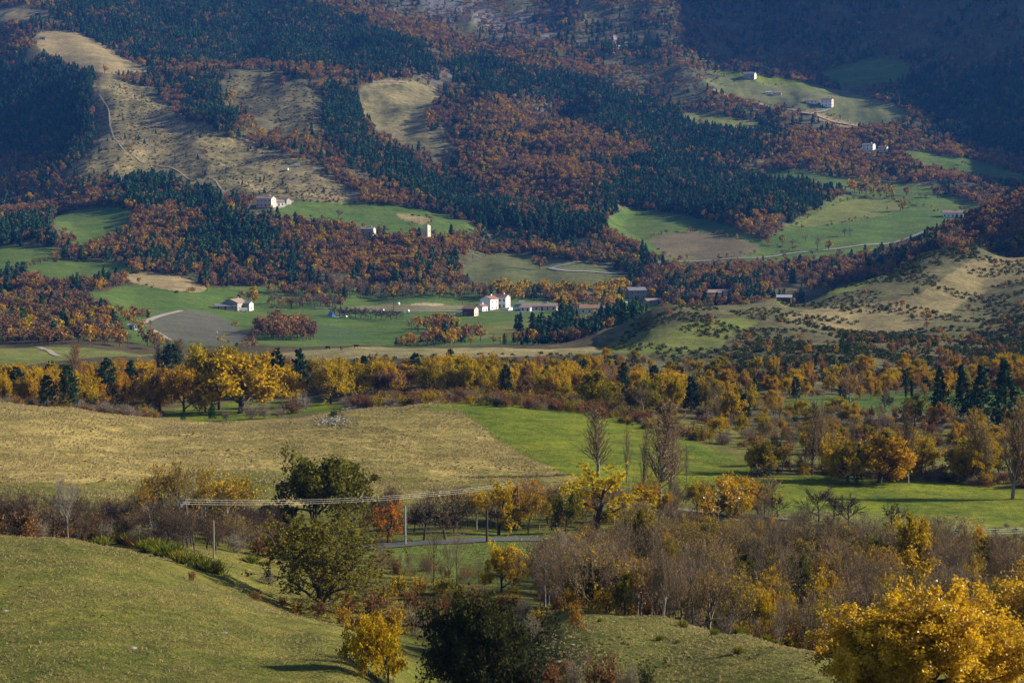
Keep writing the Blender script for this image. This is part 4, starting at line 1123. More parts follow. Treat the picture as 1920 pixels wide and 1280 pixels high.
for px, py, h in [(1237, 1200, 12), (1280, 1175, 16), (1340, 1190, 14), (1385, 1142, 16), (1457, 1140, 11), (1436, 1170, 14), (1522, 1165, 18), (1475, 1190, 14), (1385, 1225, 17), (1515, 1200, 14), (1470, 1160, 11), (1345, 1160, 9), (1272, 1205, 8), (1125, 1165, 8)]:
    hero('broom', px, py, h, 'small round green broom on the right grassy knoll', (110, 175), 1.2, group='small green brooms on the right knoll')
hero('bush', 1080, 1182, 55, 'round orange bush on the right knoll', (130, 170), 0.6, leaf='orange')
for px, py, h, k in [(600, 1160, 34, 'rbush'), (560, 1150, 30, 'bush'), (670, 1185, 44, 'rbush'), (640, 1170, 40, 'bush'), (780, 1190, 60, 'tbush'), (810, 1170, 54, 'rbush'), (870, 1165, 44, 'bush'), (920, 1165, 40, 'rbush'), (985, 1160, 44, 'tbush'), (1010, 1175, 40, 'bush'), (860, 1125, 34, 'bush'), (720, 1130, 40, 'rbush'), (680, 1120, 36, 'tbush'), (960, 1150, 40, 'bush'), (650, 1105, 34, 'bush'), (905, 1120, 28, 'tbush'), (360, 1090, 22, 'rbush'), (480, 1125, 18, 'rbush'), (530, 1140, 24, 'rbush'), (505, 1095, 30, 'tbush'), (750, 1115, 45, 'bush'), (790, 1115, 38, 'bush'), (830, 1112, 36, 'bush'), (890, 1135, 40, 'rbush'), (770, 1150, 48, 'rbush'), (835, 1150, 40, 'rbush'), (945, 1140, 34, 'rbush'), (650, 1150, 50, 'rbush'), (740, 1185, 60, 'bush'), (700, 1150, 46, 'rbush'), (960, 1180, 46, 'tbush'), (1000, 1200, 50, 'tbush')]:
    hero(k, px, py, h, 'autumn bush in the dip between the two grassy knolls', (140, 240), 0.85, group='autumn bushes between the knolls')
for px, py, h, k in [(1030, 1290, 60, 'rbush'), (1080, 1300, 75, 'tbush'), (1135, 1300, 80, 'rbush'), (1180, 1305, 70, 'tbush'), (1210, 1300, 60, 'gbush'), (1100, 1240, 22, 'tbush'), (1060, 1270, 40, 'rbush')]:
    hero(k, px, py, h, 'brownish bush along the bottom edge right of the dark tree', (105, 160), 0.7, group='brownish bushes along the bottom edge')

# --- near thickets
scatter([(-300, 1030), (-300, 985), (120, 985), (260, 985), (540, 980), (540, 1045), (400, 1040), (260, 1025), (150, 1020)], (196, 275), 2.5,
        [(5, 'dbare', 3.0, 5.4, 'leafless dark brown tree'), (2.5, 'gnarly', 2.5, 4.5, 'gnarled leafless tree'), (2, 'tbush', 1.5, 3.0, 'grey twiggy bush'), (1, 'rbush', 1.5, 3.2, 'rust red bush'), (1.2, 'thicket', 3, 5, 'many stemmed bare sapling')], 'in the dark thicket behind the left knoll', 0.9)
scatter([(640, 1000), (900, 1000), (900, 965), (640, 965)], (245, 290), 4.0,
        [(3, 'dbare', 3.5, 5.5, 'leafless dark tree'), (1, 'gbush', 1.5, 2.5, 'dark bush'), (1, 'rbush', 1.5, 3, 'rust red bush')], 'behind the road left of the bend', 0.8)
scatter([(880, 1000), (1100, 995), (1300, 985), (1450, 1000), (1450, 965), (1300, 955), (900, 965)], (252, 310), 4.2,
        [(3, 'bare', 4, 7, 'leafless grey tree'), (2, 'leafy', 4, 7, 'half bare golden tree'), (2, 'gold', 4, 6.0, 'olive gold tree'), (1, 'rbush', 1.5, 3, 'rust red bush')], 'in the wood behind the road bend', 0.75)
scatter([(1000, 1135), (1030, 1065), (1150, 1015), (1300, 1005), (1460, 1020), (1600, 1050), (2220, 1070), (2220, 1300), (1600, 1260), (1480, 1240), (1330, 1205), (1180, 1175), (1080, 1155)], (163, 262), 2.35,
        [(4.2, 'thicket', 3.6, 7.4, 'many stemmed bare sapling'), (2.0, 'slender', 4.5, 8.5, 'slender leafless tree'), (2.6, 'bare', 3.5, 7.0, 'leafless grey brown tree'), (2.0, 'leafy', 3.0, 6.0, 'half bare golden tree'), (1.0, 'slim', 3.0, 5.5, 'slim golden tree'), (0.8, 'olive', 3.0, 5.0, 'olive green tree'), (1.6, 'rbush', 1.2, 2.6, 'rust red bush'), (1.4, 'bush', 1.2, 3.0, 'golden bush'), (1.0, 'tbush', 1.5, 2.6, 'grey twiggy bush')], 'in the broad bare thicket right of the yellow tree', 0.97)
scatter([(690, 1075), (720, 1050), (860, 1080), (980, 1105), (960, 1115), (820, 1095)], (200, 235), 2.2,
        [(3, 'thicket', 1.8, 3.2, 'small leaning sapling'), (1, 'rbush', 1, 1.8, 'low red bush'), (1.2, 'slender', 2, 4, 'thin leafless tree')], 'along the fence below the road', 0.8)
# --- tree belt behind the meadow and the field
scatter([(-300, 768), (140, 774), (290, 778), (335, 752), (640, 746), (860, 742), (1100, 760), (1250, 800), (1400, 850), (1420, 790), (1300, 752), (1150, 728), (900, 718), (600, 716), (470, 712), (330, 716), (250, 722), (0, 728), (-300, 730)], (452, 640), 5.4,
        [(5.0, 'gold', 5.5, 9.5, 'golden oak'), (2, 'slim', 5, 9.5, 'slim golden oak'), (2.0, 'russet', 5, 8.5, 'russet oak'), (2.0, 'bare', 5, 9, 'leafless grey tree'), (0.7, 'pine', 6, 10, 'dark pine'), (2.2, 'rbush', 1.5, 3.2, 'rust red bush'), (1.2, 'bush', 1.5, 3.2, 'golden bush')], 'in the tree belt behind the dry meadow', 0.92)
scatter([(1080, 722), (1150, 735), (1300, 755), (1420, 790), (1440, 745), (1300, 690), (1150, 670), (1000, 676), (600, 684), (330, 690), (0, 696), (0, 728), (330, 716), (600, 716), (900, 718)], (560, 740), 4.6,
        [(3, 'gold', 2.5, 4.2, 'low golden tree'), (3, 'rslim', 2.5, 4.2, 'low russet tree'), (2, 'bare', 3, 4.5, 'low grey bare tree'), (5, 'far_scrub', 0.8, 2.0, 'low dark green bush'), (1.5, 'far_rust', 1.0, 2.0, 'rust coloured bush')], 'below the ridge pasture', 0.8)
scatter([(640, 768), (860, 756), (1090, 775), (1260, 820), (1390, 870), (1420, 880), (1400, 845), (1240, 795), (1100, 756), (860, 740), (640, 748)], (400, 500), 3.2,
        [(3, 'rbush', 1.3, 3.2, 'rust red bush'), (2, 'bush', 1.3, 3.0, 'golden bush'), (2, 'tbush', 1.2, 2.8, 'grey twiggy bush'), (1, 'gbush', 1.0, 2.0, 'dark green bush')], 'along the upper edge of the bright green field', 0.95)
scatter([(-300, 770), (0, 768), (140, 774), (300, 786), (300, 770), (140, 760), (0, 752), (-300, 750)], (436, 480), 3.4,
        [(2, 'rbush', 1.3, 2.8, 'rust red bush'), (3, 'tbush', 1.5, 3.4, 'grey twiggy bush'), (1, 'bush', 1.5, 3.0, 'golden bush')], 'on the crest of the dry meadow', 0.8)
# --- right hand thicket and tree row
scatter([(1400, 875), (1480, 868), (1700, 880), (2220, 895), (2220, 925), (1700, 902), (1520, 888), (1425, 888)], (336, 392), 4.4,
        [(4, 'gold', 4.5, 8, 'golden oak'), (2, 'leafy', 5, 8, 'half bare golden tree'), (2, 'bare', 4.5, 7.5, 'leafless grey brown tree'), (1.2, 'russet', 4, 6.5, 'russet oak'), (1.5, 'rbush', 1.5, 3.2, 'rust red bush'), (1.5, 'tbush', 1.5, 3.2, 'grey twiggy bush')], 'in the row behind the right hand field', 0.9)
scatter([(1270, 822), (1330, 770), (1420, 742), (1480, 780), (1700, 785), (2220, 800), (2220, 900), (1700, 885), (1520, 872), (1425, 875), (1340, 850)], (388, 520), 4.2,
        [(2.2, 'gold', 3.0, 5.2, 'golden oak'), (2, 'leafy', 3, 5.5, 'half bare golden tree'), (3.5, 'bare', 3, 5.8, 'leafless grey brown tree'), (1.5, 'rslim', 3, 5.0, 'russet oak'), (3, 'rbush', 1.5, 3.0, 'rust red bush'), (3, 'tbush', 1.5, 3.0, 'grey twiggy bush'), (1.5, 'gbush', 1.2, 2.4, 'dark green bush'), (0.25, 'pine', 4, 7, 'dark pine')], 'in the thicket behind the right hand field', 0.8, gap=0.30)
scatter([(1410, 900), (1520, 890), (1700, 905), (2220, 930), (2220, 915), (1700, 893), (1520, 880), (1420, 885)], (335, 385), 2.6, [(3, 'rbush', 1.2, 2.6, 'rust red bush'), (2, 'bush', 1.2, 2.6, 'golden bush'), (3, 'gbush', 1.0, 2.2, 'dark green bush'), (2, 'tbush', 1.2, 2.6, 'grey twiggy bush')], 'along the back edge of the right hand field', 0.85)
scatter([(1405, 968), (1500, 970), (2220, 1000), (2220, 1030), (1500, 1000), (1405, 990)], (262, 305), 3.5,
        [(2, 'tbush', 0.6, 1.4, 'low twiggy bush'), (1, 'gbush', 0.5, 1.1, 'low dark bush')], 'on the bank of the right hand field', 0.4)
# --- scrub hill on the right
scatter([(1110, 690), (1190, 600), (1270, 570), (1400, 570), (1500, 560), (1660, 505), (1730, 470), (1830, 455), (2220, 470), (2220, 730), (1700, 745), (1480, 745), (1300, 705)], (560, 1100), 3.3,
        [(22, 'far_scrub', 0.5, 1.6, 'low dark green scrub bush'), (0.4, 'far_rust', 1.2, 2.6, 'rust coloured scrub bush'), (0.3, 'far_russet', 2.5, 4.5, 'small russet tree')], 'on the scrub hill at the right', 0.85, gap=0.49, gscale=34)
scatter([(1290, 705), (1400, 690), (1550, 690), (1700, 690), (2220, 680), (2220, 742), (1700, 750), (1480, 752), (1360, 735)], (520, 690), 6.0,
        [(4, 'gold', 3.5, 6, 'small golden tree'), (4, 'rslim', 3.0, 5.5, 'small russet tree'), (2, 'rbush', 1.5, 3, 'rust red bush'), (0.5, 'pine', 4, 7, 'dark pine')], 'at the foot of the scrub hill', 0.62)
scatter([(1440, 655), (1700, 640), (2220, 590), (2220, 700), (1700, 700), (1440, 700)], (590, 900), 11,
        [(4, 'rslim', 2.5, 5.0, 'small russet tree'), (1, 'pine', 3, 6, 'dark pine'), (1.5, 'far_gold', 2.5, 4.5, 'small golden tree')], 'scattered over the scrub hill', 0.45)
scatter([(1360, 660), (1450, 630), (1560, 640), (1760, 655), (1860, 600), (2220, 560), (2220, 735), (1700, 745), (1480, 745), (1330, 705)], (560, 900), 2.7,
        [(22, 'far_scrub', 0.7, 1.9, 'dark green scrub bush'), (0.8, 'far_rust', 1.0, 2.2, 'rust coloured scrub bush')], 'on the lower flank of the scrub hill', 0.85, gap=0.40, gscale=26)
scatter([(1195, 610), (1270, 572), (1350, 576), (1330, 600), (1210, 625)], (780, 900), 2.8,
        [(22, 'far_scrub', 0.5, 1.2, 'low dark scrub bush')], 'on the round knoll', 0.8, gap=0.4, gscale=15)
scatter([(1560, 625), (1500, 600), (1600, 640), (1760, 650), (1760, 638), (1640, 628)], (680, 860), 3.0,
        [(3, 'far_scrub', 1.5, 3.0, 'dark green bush'), (1, 'far_rust', 1.2, 2.6, 'rust coloured bush')], 'in the hedge under the tan pasture', 0.8)
scatter([(1640, 535), (1720, 480), (1830, 458), (1840, 480), (1760, 500), (1660, 540)], (960, 1100), 4.0,
        [(3, 'far_scrub', 1.0, 2.6, 'dark green bush')], 'below the top of the scrub hill', 0.6)
hero('gbush', 1718, 553, 18, 'lone round dark bush on the tan pasture of the right hill', (850, 1050), 0.8)
scatter([(480, 672), (700, 668), (1110, 660), (1110, 672), (700, 682), (480, 684)], (600, 740), 6,
        [(3, 'far_scrub', 0.6, 1.6, 'low dark bush'), (1, 'far_rust', 1, 2, 'rust coloured bush')], 'on the edge of the ridge pasture', 0.4)
# --- valley floor
RG = [(4, 'far_russet', 6, 9.5, 'russet tree'), (2, 'far_gold', 5, 9, 'golden tree'), (1.2, 'far_bare', 6, 9, 'grey bare tree'), (0.8, 'far_pine', 7, 11, 'dark pine')]
scatter([(-300, 652), (-300, 575), (60, 560), (200, 572), (300, 585), (262, 605), (205, 615), (240, 645), (330, 648), (480, 648), (480, 655), (250, 658), (60, 645)], (860, 1170), 7.2, RG, 'in the wood left of the ploughed field', 0.85)
scatter([(478, 625), (520, 605), (590, 625), (592, 640), (520, 640)], (950, 1090), 6.5, [(1, 'far_russet', 7, 10, 'brown rounded tree')], 'in the dense grove on the valley meadow', 0.95)
scatter([(400, 590), (428, 600), (445, 618), (430, 612), (410, 600)], (1060, 1200), 6, [(1, 'far_russet', 4, 6, 'brown hedge tree')], 'in the hedge right of the ploughed field', 0.9)
scatter([(690, 655), (740, 632), (800, 615), (860, 612), (872, 626), (960, 650)], (905, 1120), 7, RG, 'in the wood in front of the village', 0.85)
scatter([(930, 655), (985, 600), (1080, 590), (1200, 592), (1215, 605), (1140, 645), (1000, 655)], (890, 1140), 6.8, [(5, 'far_pine', 8, 12, 'dark pine'), (2, 'far_russet', 5, 8, 'russet tree'), (0.7, 'far_gold', 5, 8, 'golden tree')], 'in the pine wood below the village', 0.9)
scatter([(840, 596), (960, 590), (960, 582), (880, 582), (850, 590)], (1100, 1200), 9, [(1, 'far_russet', 3, 5, 'brown tree')], 'in front of the white houses', 0.5)
scatter([(930, 556), (1060, 556), (1220, 560), (1260, 575), (1230, 590), (1150, 580), (1060, 592), (1030, 585), (1060, 562), (930, 562)], (1130, 1370), 9.5, [(3, 'far_gold', 7, 10, 'golden garden tree'), (3, 'far_russet', 6, 9, 'russet garden tree'), (1, 'far_pine', 7, 11, 'dark pine')], 'among the village houses', 0.85, free=True)
scatter([(500, 580), (650, 575), (650, 568), (500, 570)], (1180, 1290), 9, [(2, 'far_bare', 5, 8, 'grey bare tree'), (1, 'far_russet', 4, 7, 'russet tree')], 'between the farm and the orchard', 0.7)
scatter([(500, 556), (640, 560), (760, 562), (900, 560), (935, 556), (930, 546), (700, 546), (560, 546), (500, 546)], (1250, 1400), 6.2, [(3, 'far_bare', 7, 10, 'grey bare tree'), (3, 'far_russet', 6, 10, 'russet tree'), (1.2, 'far_gold', 6, 9, 'golden tree'), (1, 'far_pine', 7, 11, 'dark pine')], 'at the foot of the wood', 0.9, free=True)
scatter([(930, 563), (1080, 565), (1180, 556), (1180, 546), (1060, 552), (930, 550)], (1240, 1400), 7.0, [(4, 'far_gold', 8, 12, 'golden garden tree'), (2, 'far_russet', 7, 10, 'russet garden tree'), (1, 'far_bare', 6, 9, 'grey bare tree'), (0.6, 'far_pine', 8, 12, 'dark pine')], 'behind the village houses', 0.9, free=True)
scatter([(900, 470), (1000, 470), (1100, 480), (1180, 490), (1200, 505), (1060, 488), (960, 478)], (1420, 1620), 8, [(3, 'far_gold', 6, 9, 'golden tree'), (2, 'far_russet', 6, 9, 'russet tree')], 'above the curving track', 0.8, free=True)
scatter([(500, 582), (640, 580), (640, 568), (500, 570)], (1170, 1290), 7, [(2, 'far_bare', 6, 9, 'grey bare tree'), (2, 'far_russet', 4, 8, 'russet tree'), (1, 'far_gold', 4, 7, 'golden tree')], 'between farm and orchard', 0.7, free=True)
scatter([(440, 565), (480, 572), (480, 560), (430, 556)], (1200, 1330), 7, [(1, 'far_gold', 6, 9, 'golden tree'), (1, 'far_russet', 6, 8, 'russet tree')], 'behind the stone farm', 0.95, free=True)
scatter([(1185, 575), (1210, 530), (1250, 508), (1400, 510), (1560, 500), (1700, 468), (1745, 478), (1650, 510), (1470, 548), (1350, 575)], (1190, 1500), 8, [(4, 'far_russet', 7, 10, 'russet tree'), (2.5, 'far_bare', 8, 11, 'grey bare tree'), (1.5, 'far_pine', 9, 13, 'dark pine'), (1, 'far_gold', 6, 9, 'golden tree')], 'in the wood along the valley stream', 0.88)
scatter([(1735, 470), (1800, 425), (1860, 396), (2220, 366), (2220, 480), (1860, 475)], (1180, 1345), 6.2, [(5, 'far_russet', 6, 9, 'russet tree'), (1, 'far_pine', 7, 10, 'dark pine'), (1, 'far_bare', 6, 9, 'grey bare tree'), (1, 'far_gold', 5, 8, 'golden tree')], 'on the dark wooded ridge at the right edge', 0.95)
for i in range(13):
    hero('gnarly', 628 + i * 9.6, 592 + (i % 2) * 3 + i * 0.5, 21, 'round headed orchard tree in the valley orchard row', (1050, 1260), 1.3, group='orchard row in the valley')
for px, py, h, k, lab in [(1688, 396, 24, 'far_gold', 'lone orange tree on the pale right terrace'), (1700, 366, 18, 'far_russet', 'lone russet tree above the pale right terrace'), (1663, 396, 10, 'far_bare', 'tiny bare tree left of the lone orange tree'), (1584, 443, 16, 'far_bare', 'left one of two small trees on the lower green field'), (1594, 443, 17, 'far_bare', 'right one of two small trees on the lower green field'),
                          (1510, 453, 14, 'far_bare', 'small bare tree near the hedge of the brown field'), (1486, 462, 16, 'far_bare', 'small grey tree at the end of the field hedge'), (1420, 442, 32, 'far_bare', 'large bare tree on the field boundary'), (1400, 438, 28, 'far_russet', 'russet tree beside the large bare boundary tree'), (1441, 455, 18, 'far_gold', 'orange tree below the large bare boundary tree'), (1467, 460, 20, 'far_gold', 'orange tree at the right end of the boundary'),
                          (1532, 470, 28, 'far_bare', 'bare tree in the clump by the valley road'), (1553, 470, 20, 'far_gold', 'golden tree in the clump by the valley road'), (1758, 372, 26, 'far_russet', 'broad russet tree above the white right farmhouse'), (1725, 374, 14, 'far_bare', 'left one of two grey trees on the upper terrace'), (1736, 374, 14, 'far_bare', 'right one of two grey trees on the upper terrace'),
                          (634, 411, 20, 'far_bare', 'dark round tree on the left green slope'), (671, 388, 9, 'far_bare', 'tiny lone tree on the left green slope'), (436, 406, 28, 'far_gold', 'round yellow green tree left of the pink farmhouse'), (435, 190, 22, 'far_gold', 'lone yellow tree on the grassy mountain slope'), (530, 168, 26, 'far_russet', 'lone brown tree on the grassy mountain slope'), (196, 138, 16, 'far_gold', 'orange tree on the spur below the tan plateau'),
                          (1808, 310, 10, 'far_russet', 'lone tree on the upper right meadow'), (1012, 505, 28, 'far_russet', 'rounded brown tree on the slope behind the village'), (905, 440, 16, 'far_gold', 'small golden tree at the end of the green slope'), (1190, 500, 26, 'far_gold', 'large golden tree above the village'), (282, 614, 16, 'far_bare', 'dark bare tree at the edge of the ploughed field'), (263, 620, 24, 'far_russet', 'orange tree beside the white hut')]:
    hero(k, px, py, h, lab, (850, 2500), 1.15)
for i, (px, py) in enumerate([(1602, 362), (1612, 364), (1624, 366), (1636, 368), (1650, 369), (1662, 371), (1672, 372), (1594, 358), (1642, 356), (1620, 352)]):
    hero(['far_gold', 'far_russet', 'far_russet'][i % 3], px, py, RNG.uniform(18, 28), 'brown gold tree in the field copse above the pale terrace', (1700, 2000), 1.0, group='field copse above the pale terrace')

# --- mountain forest
PINES = [
    [(180, -30), (520, -30), (640, 40), (770, 62), (805, 92), (795, 152), (690, 150), (560, 122), (420, 122), (300, 122), (190, 82), (100, 30)],
    [(845, 112), (960, 112), (1080, 128), (1150, 158), (1200, 190), (1260, 220), (1380, 240), (1490, 262), (1505, 292), (1300, 298), (1190, 272), (1090, 226), (1000, 194), (860, 168)],
    [(1190, 300), (1300, 302), (1400, 332), (1500, 332), (1592, 366), (1545, 405), (1490, 424), (1330, 412), (1290, 398), (1150, 392), (1140, 340)],
    [(-300, 120), (100, 118), (188, 150), (195, 250), (160, 285), (120, 300), (60, 290), (-300, 280)],
    [(1680, 160), (1790, 122), (2220, 125), (2220, 310), (1850, 292), (1780, 252), (1700, 195)],
    [(600, 160), (680, 172), (690, 250), (760, 300), (850, 350), (950, 395), (1100, 415), (1165, 408), (1140, 445), (1050, 448), (950, 432), (850, 402), (760, 372), (640, 300), (596, 250)],
    [(-300, 505), (50, 510), (62, 560), (55, 640), (-300, 640)], [(0, 410), (70, 410), (80, 455), (0, 460)],
    [(370, 410), (480, 420), (520, 470), (420, 510), (370, 470)], [(200, 330), (330, 335), (420, 365), (400, 400), (280, 395), (220, 365)],
    [(330, 160), (420, 170), (440, 240), (380, 220)], [(1060, 30), (1160, 60), (1240, 100), (1130, 95)],
]
RUSSETS = [[(560, -20), (660, 5), (760, 40), (900, 78), (1040, 118), (1150, 148), (1120, 168), (980, 128), (850, 98), (760, 72), (640, 40)],
           [(860, 185), (930, 180), (1060, 225), (1180, 280), (1210, 302), (1100, 310), (960, 280), (860, 240)], [(850, 290), (1000, 300), (1110, 320), (1120, 380), (1000, 400), (900, 360)],
           [(240, 400), (330, 395), (370, 440), (370, 500), (280, 500), (230, 450)], [(540, 400), (700, 425), (880, 445), (870, 500), (700, 520), (560, 510)],
           [(250, 200), (370, 245), (480, 275), (560, 300), (600, 320), (520, 300), (400, 260)], [(1400, 270), (1600, 240), (1720, 260), (1900, 310), (1900, 340), (1700, 320), (1500, 310)], [(610, 330), (690, 350), (760, 385), (700, 385), (640, 365)]]
SPARSE = [([(200, 170), (660, 370), (130, 330)], 0.0),
          ([(640, -30), (1080, -30), (1250, 60), (1250, 110), (1050, 80), (800, 60)], 0.62),
          ([(1150, 110), (1340, 110), (1420, 150), (1300, 200), (1180, 170)], 0.55),
          ([(-300, 300), (120, 310), (160, 300), (110, 390), (-300, 420)], 0.35)]
def forest(d0, d1, sp):
    gx, gy, gz, px, py = cells([(-180, -60), (2100, -60), (2100, 640), (-180, 640)], d0, d1, sp)
    ii = np.clip(np.searchsorted(D, gy), 0, ND - 1); jj = np.clip(np.searchsorted(U, gx / gy), 0, NU - 1)
    op = OPEN[ii, jj]
    k = ~op & visible(gx, gy, gz, 9.0)
    gx, gy, gz, px, py = gx[k], gy[k], gz[k], px[k], py[k]
    pin = np.zeros(len(gx), bool)
    jx_ = px + 34 * perlin(gx / 90, gy / 110, 91) + 22 * perlin(gx / 28, gy / 32, 97) + RNG.normal(0, 5, len(px)); jy_ = py + 18 * perlin(gx / 90, gy / 110, 92) + 12 * perlin(gx / 28, gy / 32, 98) + RNG.normal(0, 3, len(px))
    for p in PINES: pin |= inpoly(jx_, jy_, p)
    rus = np.zeros(len(gx), bool)
    for p in RUSSETS: rus |= inpoly(jx_, jy_, p)
    pin &= ~rus
    n1 = perlin(gx / 55, gy / 80, 93); n2 = perlin(gx / 120, gy / 160, 94); n3 = perlin(gx / 45, gy / 60, 95)
    r = RNG.uniform(0, 1, len(gx)); r2 = RNG.uniform(0, 1, len(gx))
    near_b = np.zeros(len(gx), bool)
    for (bx, by, rr_, fr) in KEEPOUT: near_b |= (np.abs(px - bx) < rr_ + 4) & (py > by - 6) & (py < by + fr)
    keep = np.where(pin, 0.93, np.clip(0.74 + 1.05 * n3 + 0.5 * n1, 0.10, 1.0))
    for p, f in SPARSE:
        s_ = inpoly(px, py, p); keep = np.where(s_, keep * (1 - f), keep)
    keep = np.where(rus, np.maximum(keep, 0.9), keep)
    keep = np.where(near_b, 0, keep)
    keep = np.where(hides(px, py, gy, 6.5), keep * 0.04, keep) + 1e-6
    for i in np.nonzero(r2 < keep)[0]:
        if rus[i]:
            kd = 'far_russet' if r[i] < 0.70 else ('far_gold' if r[i] < 0.90 else ('far_pine' if r[i] < 0.95 else 'far_bare'))
        elif pin[i]:
            kd = 'far_pine' if r[i] < 0.86 - 0.3 * max(0, n1[i]) else 'far_russet'
        else:
            a = r[i] + 0.30 * n2[i]
            q = r2[i] / keep[i]
            dark = py[i] < 110 and px[i] > 1340
            kd = 'far_pine' if a > 0.80 + 0.45 * n1[i] else ('far_russet' if q < (0.35 if dark else 0.60) else ('far_gold' if q < (0.36 if dark else 0.70) else ('far_bare' if q < 0.86 else 'far_scrub')))
        h = {'far_pine': (7, 12.5), 'far_russet': (4.5, 9.0), 'far_gold': (4.5, 8.5), 'far_bare': (5, 8), 'far_scrub': (1.2, 2.6)}[kd]
        h = RNG.uniform(*h)
        ph = {'far_pine': 'dark pine', 'far_russet': 'russet tree', 'far_gold': 'golden tree', 'far_bare': 'grey bare tree', 'far_scrub': 'low dark green bush'}[kd]
        wh = ''
        REC.append(dict(kind=kd, x=gx[i], y=gy[i], z=gz[i] - 0.15, h=h, label=ph, group='far', wid=RNG.uniform(0.85, 1.2), leaf=None, twig=None, wood=None, pick=int(RNG.integers(0, 99)), rz=RNG.uniform(0, 6.28), hero=False))
forest(1180, 1700, 4.4)
forest(1700, 2300, 4.8)
forest(2300, 3350, 5.8)
# scrub dots and stray trees on the open mountain pastures
scatter([(130, 330), (190, 165), (230, 150), (300, 190), (480, 275), (655, 365), (640, 382), (430, 370)], (1560, 2250), 4.4, [(8, 'far_scrub', 0.5, 1.6, 'low dark green bush'), (1, 'far_rust', 1, 2.4, 'rust coloured bush'), (0.25, 'far_pine', 3, 6, 'young pine')], 'on the grassy left spur', 0.6, gap=0.36)
scatter([(422, 170), (430, 143), (520, 138), (592, 165), (602, 230), (572, 258), (450, 202)], (1900, 2330), 5.5, [(6, 'far_scrub', 0.8, 2.2, 'low dark green bush'), (1, 'far_russet', 2, 5, 'small russet tree')], 'on the steep mountain pasture', 0.5)
scatter([(1150, 105), (1340, 105), (1430, 150), (1300, 210), (1180, 175)], (2200, 2700), 9, [(6, 'far_scrub', 1.0, 2.6, 'low dark green bush'), (2, 'far_russet', 2, 5, 'small russet tree')], 'on the moor right of the pines', 0.6)

# hedges and stray trees along the edges of the far fields
for fd in FIELDS:
    poly, (d0, d1), c = fd[:3]
    if d0 < 1150 or c in (SCREE, ROCK, EARTH) or len(fd) > 3 or len(poly) > 22 or d0 == 900: continue
    P = rounded(poly); Q = np.roll(P, -1, 0)
    for a, q in zip(P, Q):
        ln = np.linalg.norm(q - a)
        if perlin(np.array([a[0] / 60.0]), np.array([a[1] / 30.0]), 99)[0] < -0.12: continue
        for k in range(max(1, int(ln / 8))):
            t = RNG.uniform(); pp = a + (q - a) * t + RNG.normal(0, 1.2, 2)
            x, y, z = hit(pp[0], pp[1], d0, d1)
            kd = RNG.choice(['far_russet', 'far_gold', 'far_scrub', 'far_bare'], p=[.42, .14, .32, .12])
            h = RNG.uniform(2.0, 4.5) if kd != 'far_scrub' else RNG.uniform(0.8, 2.0)
            ph = {'far_russet': 'russet tree', 'far_gold': 'golden tree', 'far_bare': 'grey bare tree', 'far_scrub': 'low dark green bush'}[kd]
            put(kd, x, y, h, ph + ' along the edge of a far field', ph + 's along the far fields')

# ------------------------------------------------------------------ build the plants: single objects for the largest of each kind, one mass for the rest
for r in REC: r['name'] = KIND[r['kind']][0]
byname = {}
for i, r in enumerate(REC): byname.setdefault(r['name'], []).append(i)
LIMIT = 300
def ensure_slot(me):
    if me and len(me.materials) == 0: me.materials.append(None)
for lst in PROTO.values():
    for p in lst:
        if isinstance(p, tuple):
            for me in p: ensure_slot(me)

ORD = ['leftmost', 'second', 'third', 'fourth', 'fifth', 'sixth', 'seventh', 'eighth', 'ninth', 'tenth', 'eleventh', 'twelfth', 'thirteenth', 'fourteenth', 'fifteenth', 'sixteenth']
for g_ in ('half bare trees left of the green oak', 'poplars in the right hand tree row', 'short row of brown poplars', 'slender bare trees by the yellow tree', 'orchard row in the valley', 'bushes in the row behind the dry meadow', 'small green brooms on the right knoll', 'field copse above the pale terrace', 'brownish bushes along the bottom edge', 'broom hedge on the left knoll'):
    rs = sorted([r for r in REC if r['group'] == g_], key=lambda r: r['x'] / r['y'])
    for k_, r in enumerate(rs):
        r['label'] = ORD[k_] + (' from the left, ' if k_ else ', ') + r['label']
for r in REC:
    if r['group'] == 'autumn bushes between the knolls':
        r['label'] = {'rbush': 'rust brown', 'bush': 'golden', 'tbush': 'grey twiggy'}[r['kind']] + ' bush ' + place_words(r['x'], r['y'], r['z'], r['h']); r['group'] = r['label']
def build_single(r):
    if r['group'] == 'far':
        r['group'] = r['label'] + 's ' + place_words(r['x'], r['y'], r['z'], r['h'])
        r['label'] += ' ' + place_words(r['x'], r['y'], r['z'], r['h'])
    nm, cat, pr, lf, wd, tw = KIND[r['kind']]
    pr = r.get('proto', pr)
    lst = PROTO[pr]
    p = lst[r['pick'] % len(lst)]
    sc = (r['h'] * r['wid'], r['h'] * r['wid'], r['h'])
    if not isinstance(p, tuple):
        o = new(nm, p, loc=(r['x'], r['y'], r['z']))
        o.rotation_euler = (0, 0, r['rz']); o.scale = sc
    else:
        o = new(nm, None, loc=(r['x'], r['y'], r['z']))
        o.empty_display_size = 0.2
        o.rotation_euler = (0, 0, r['rz']); o.scale = sc
        mats = (r['wood'] or wd, r['leaf'] or lf, r['twig'] or tw)
        isb = cat == 'bush'
        names = ('stems' if isb else 'trunk', ('leaves' if len(p) > 2 else ('foliage' if isb else 'crown')), 'twigs')
        for me, mt, nn in zip(p, mats, names):
            if me is None: continue
            c = new(nn, me, o)
            c.material_slots[0].link = 'OBJECT'
            c.material_slots[0].material = M[mt]
    tag(o, r['label'], cat, r['group'])
    return o

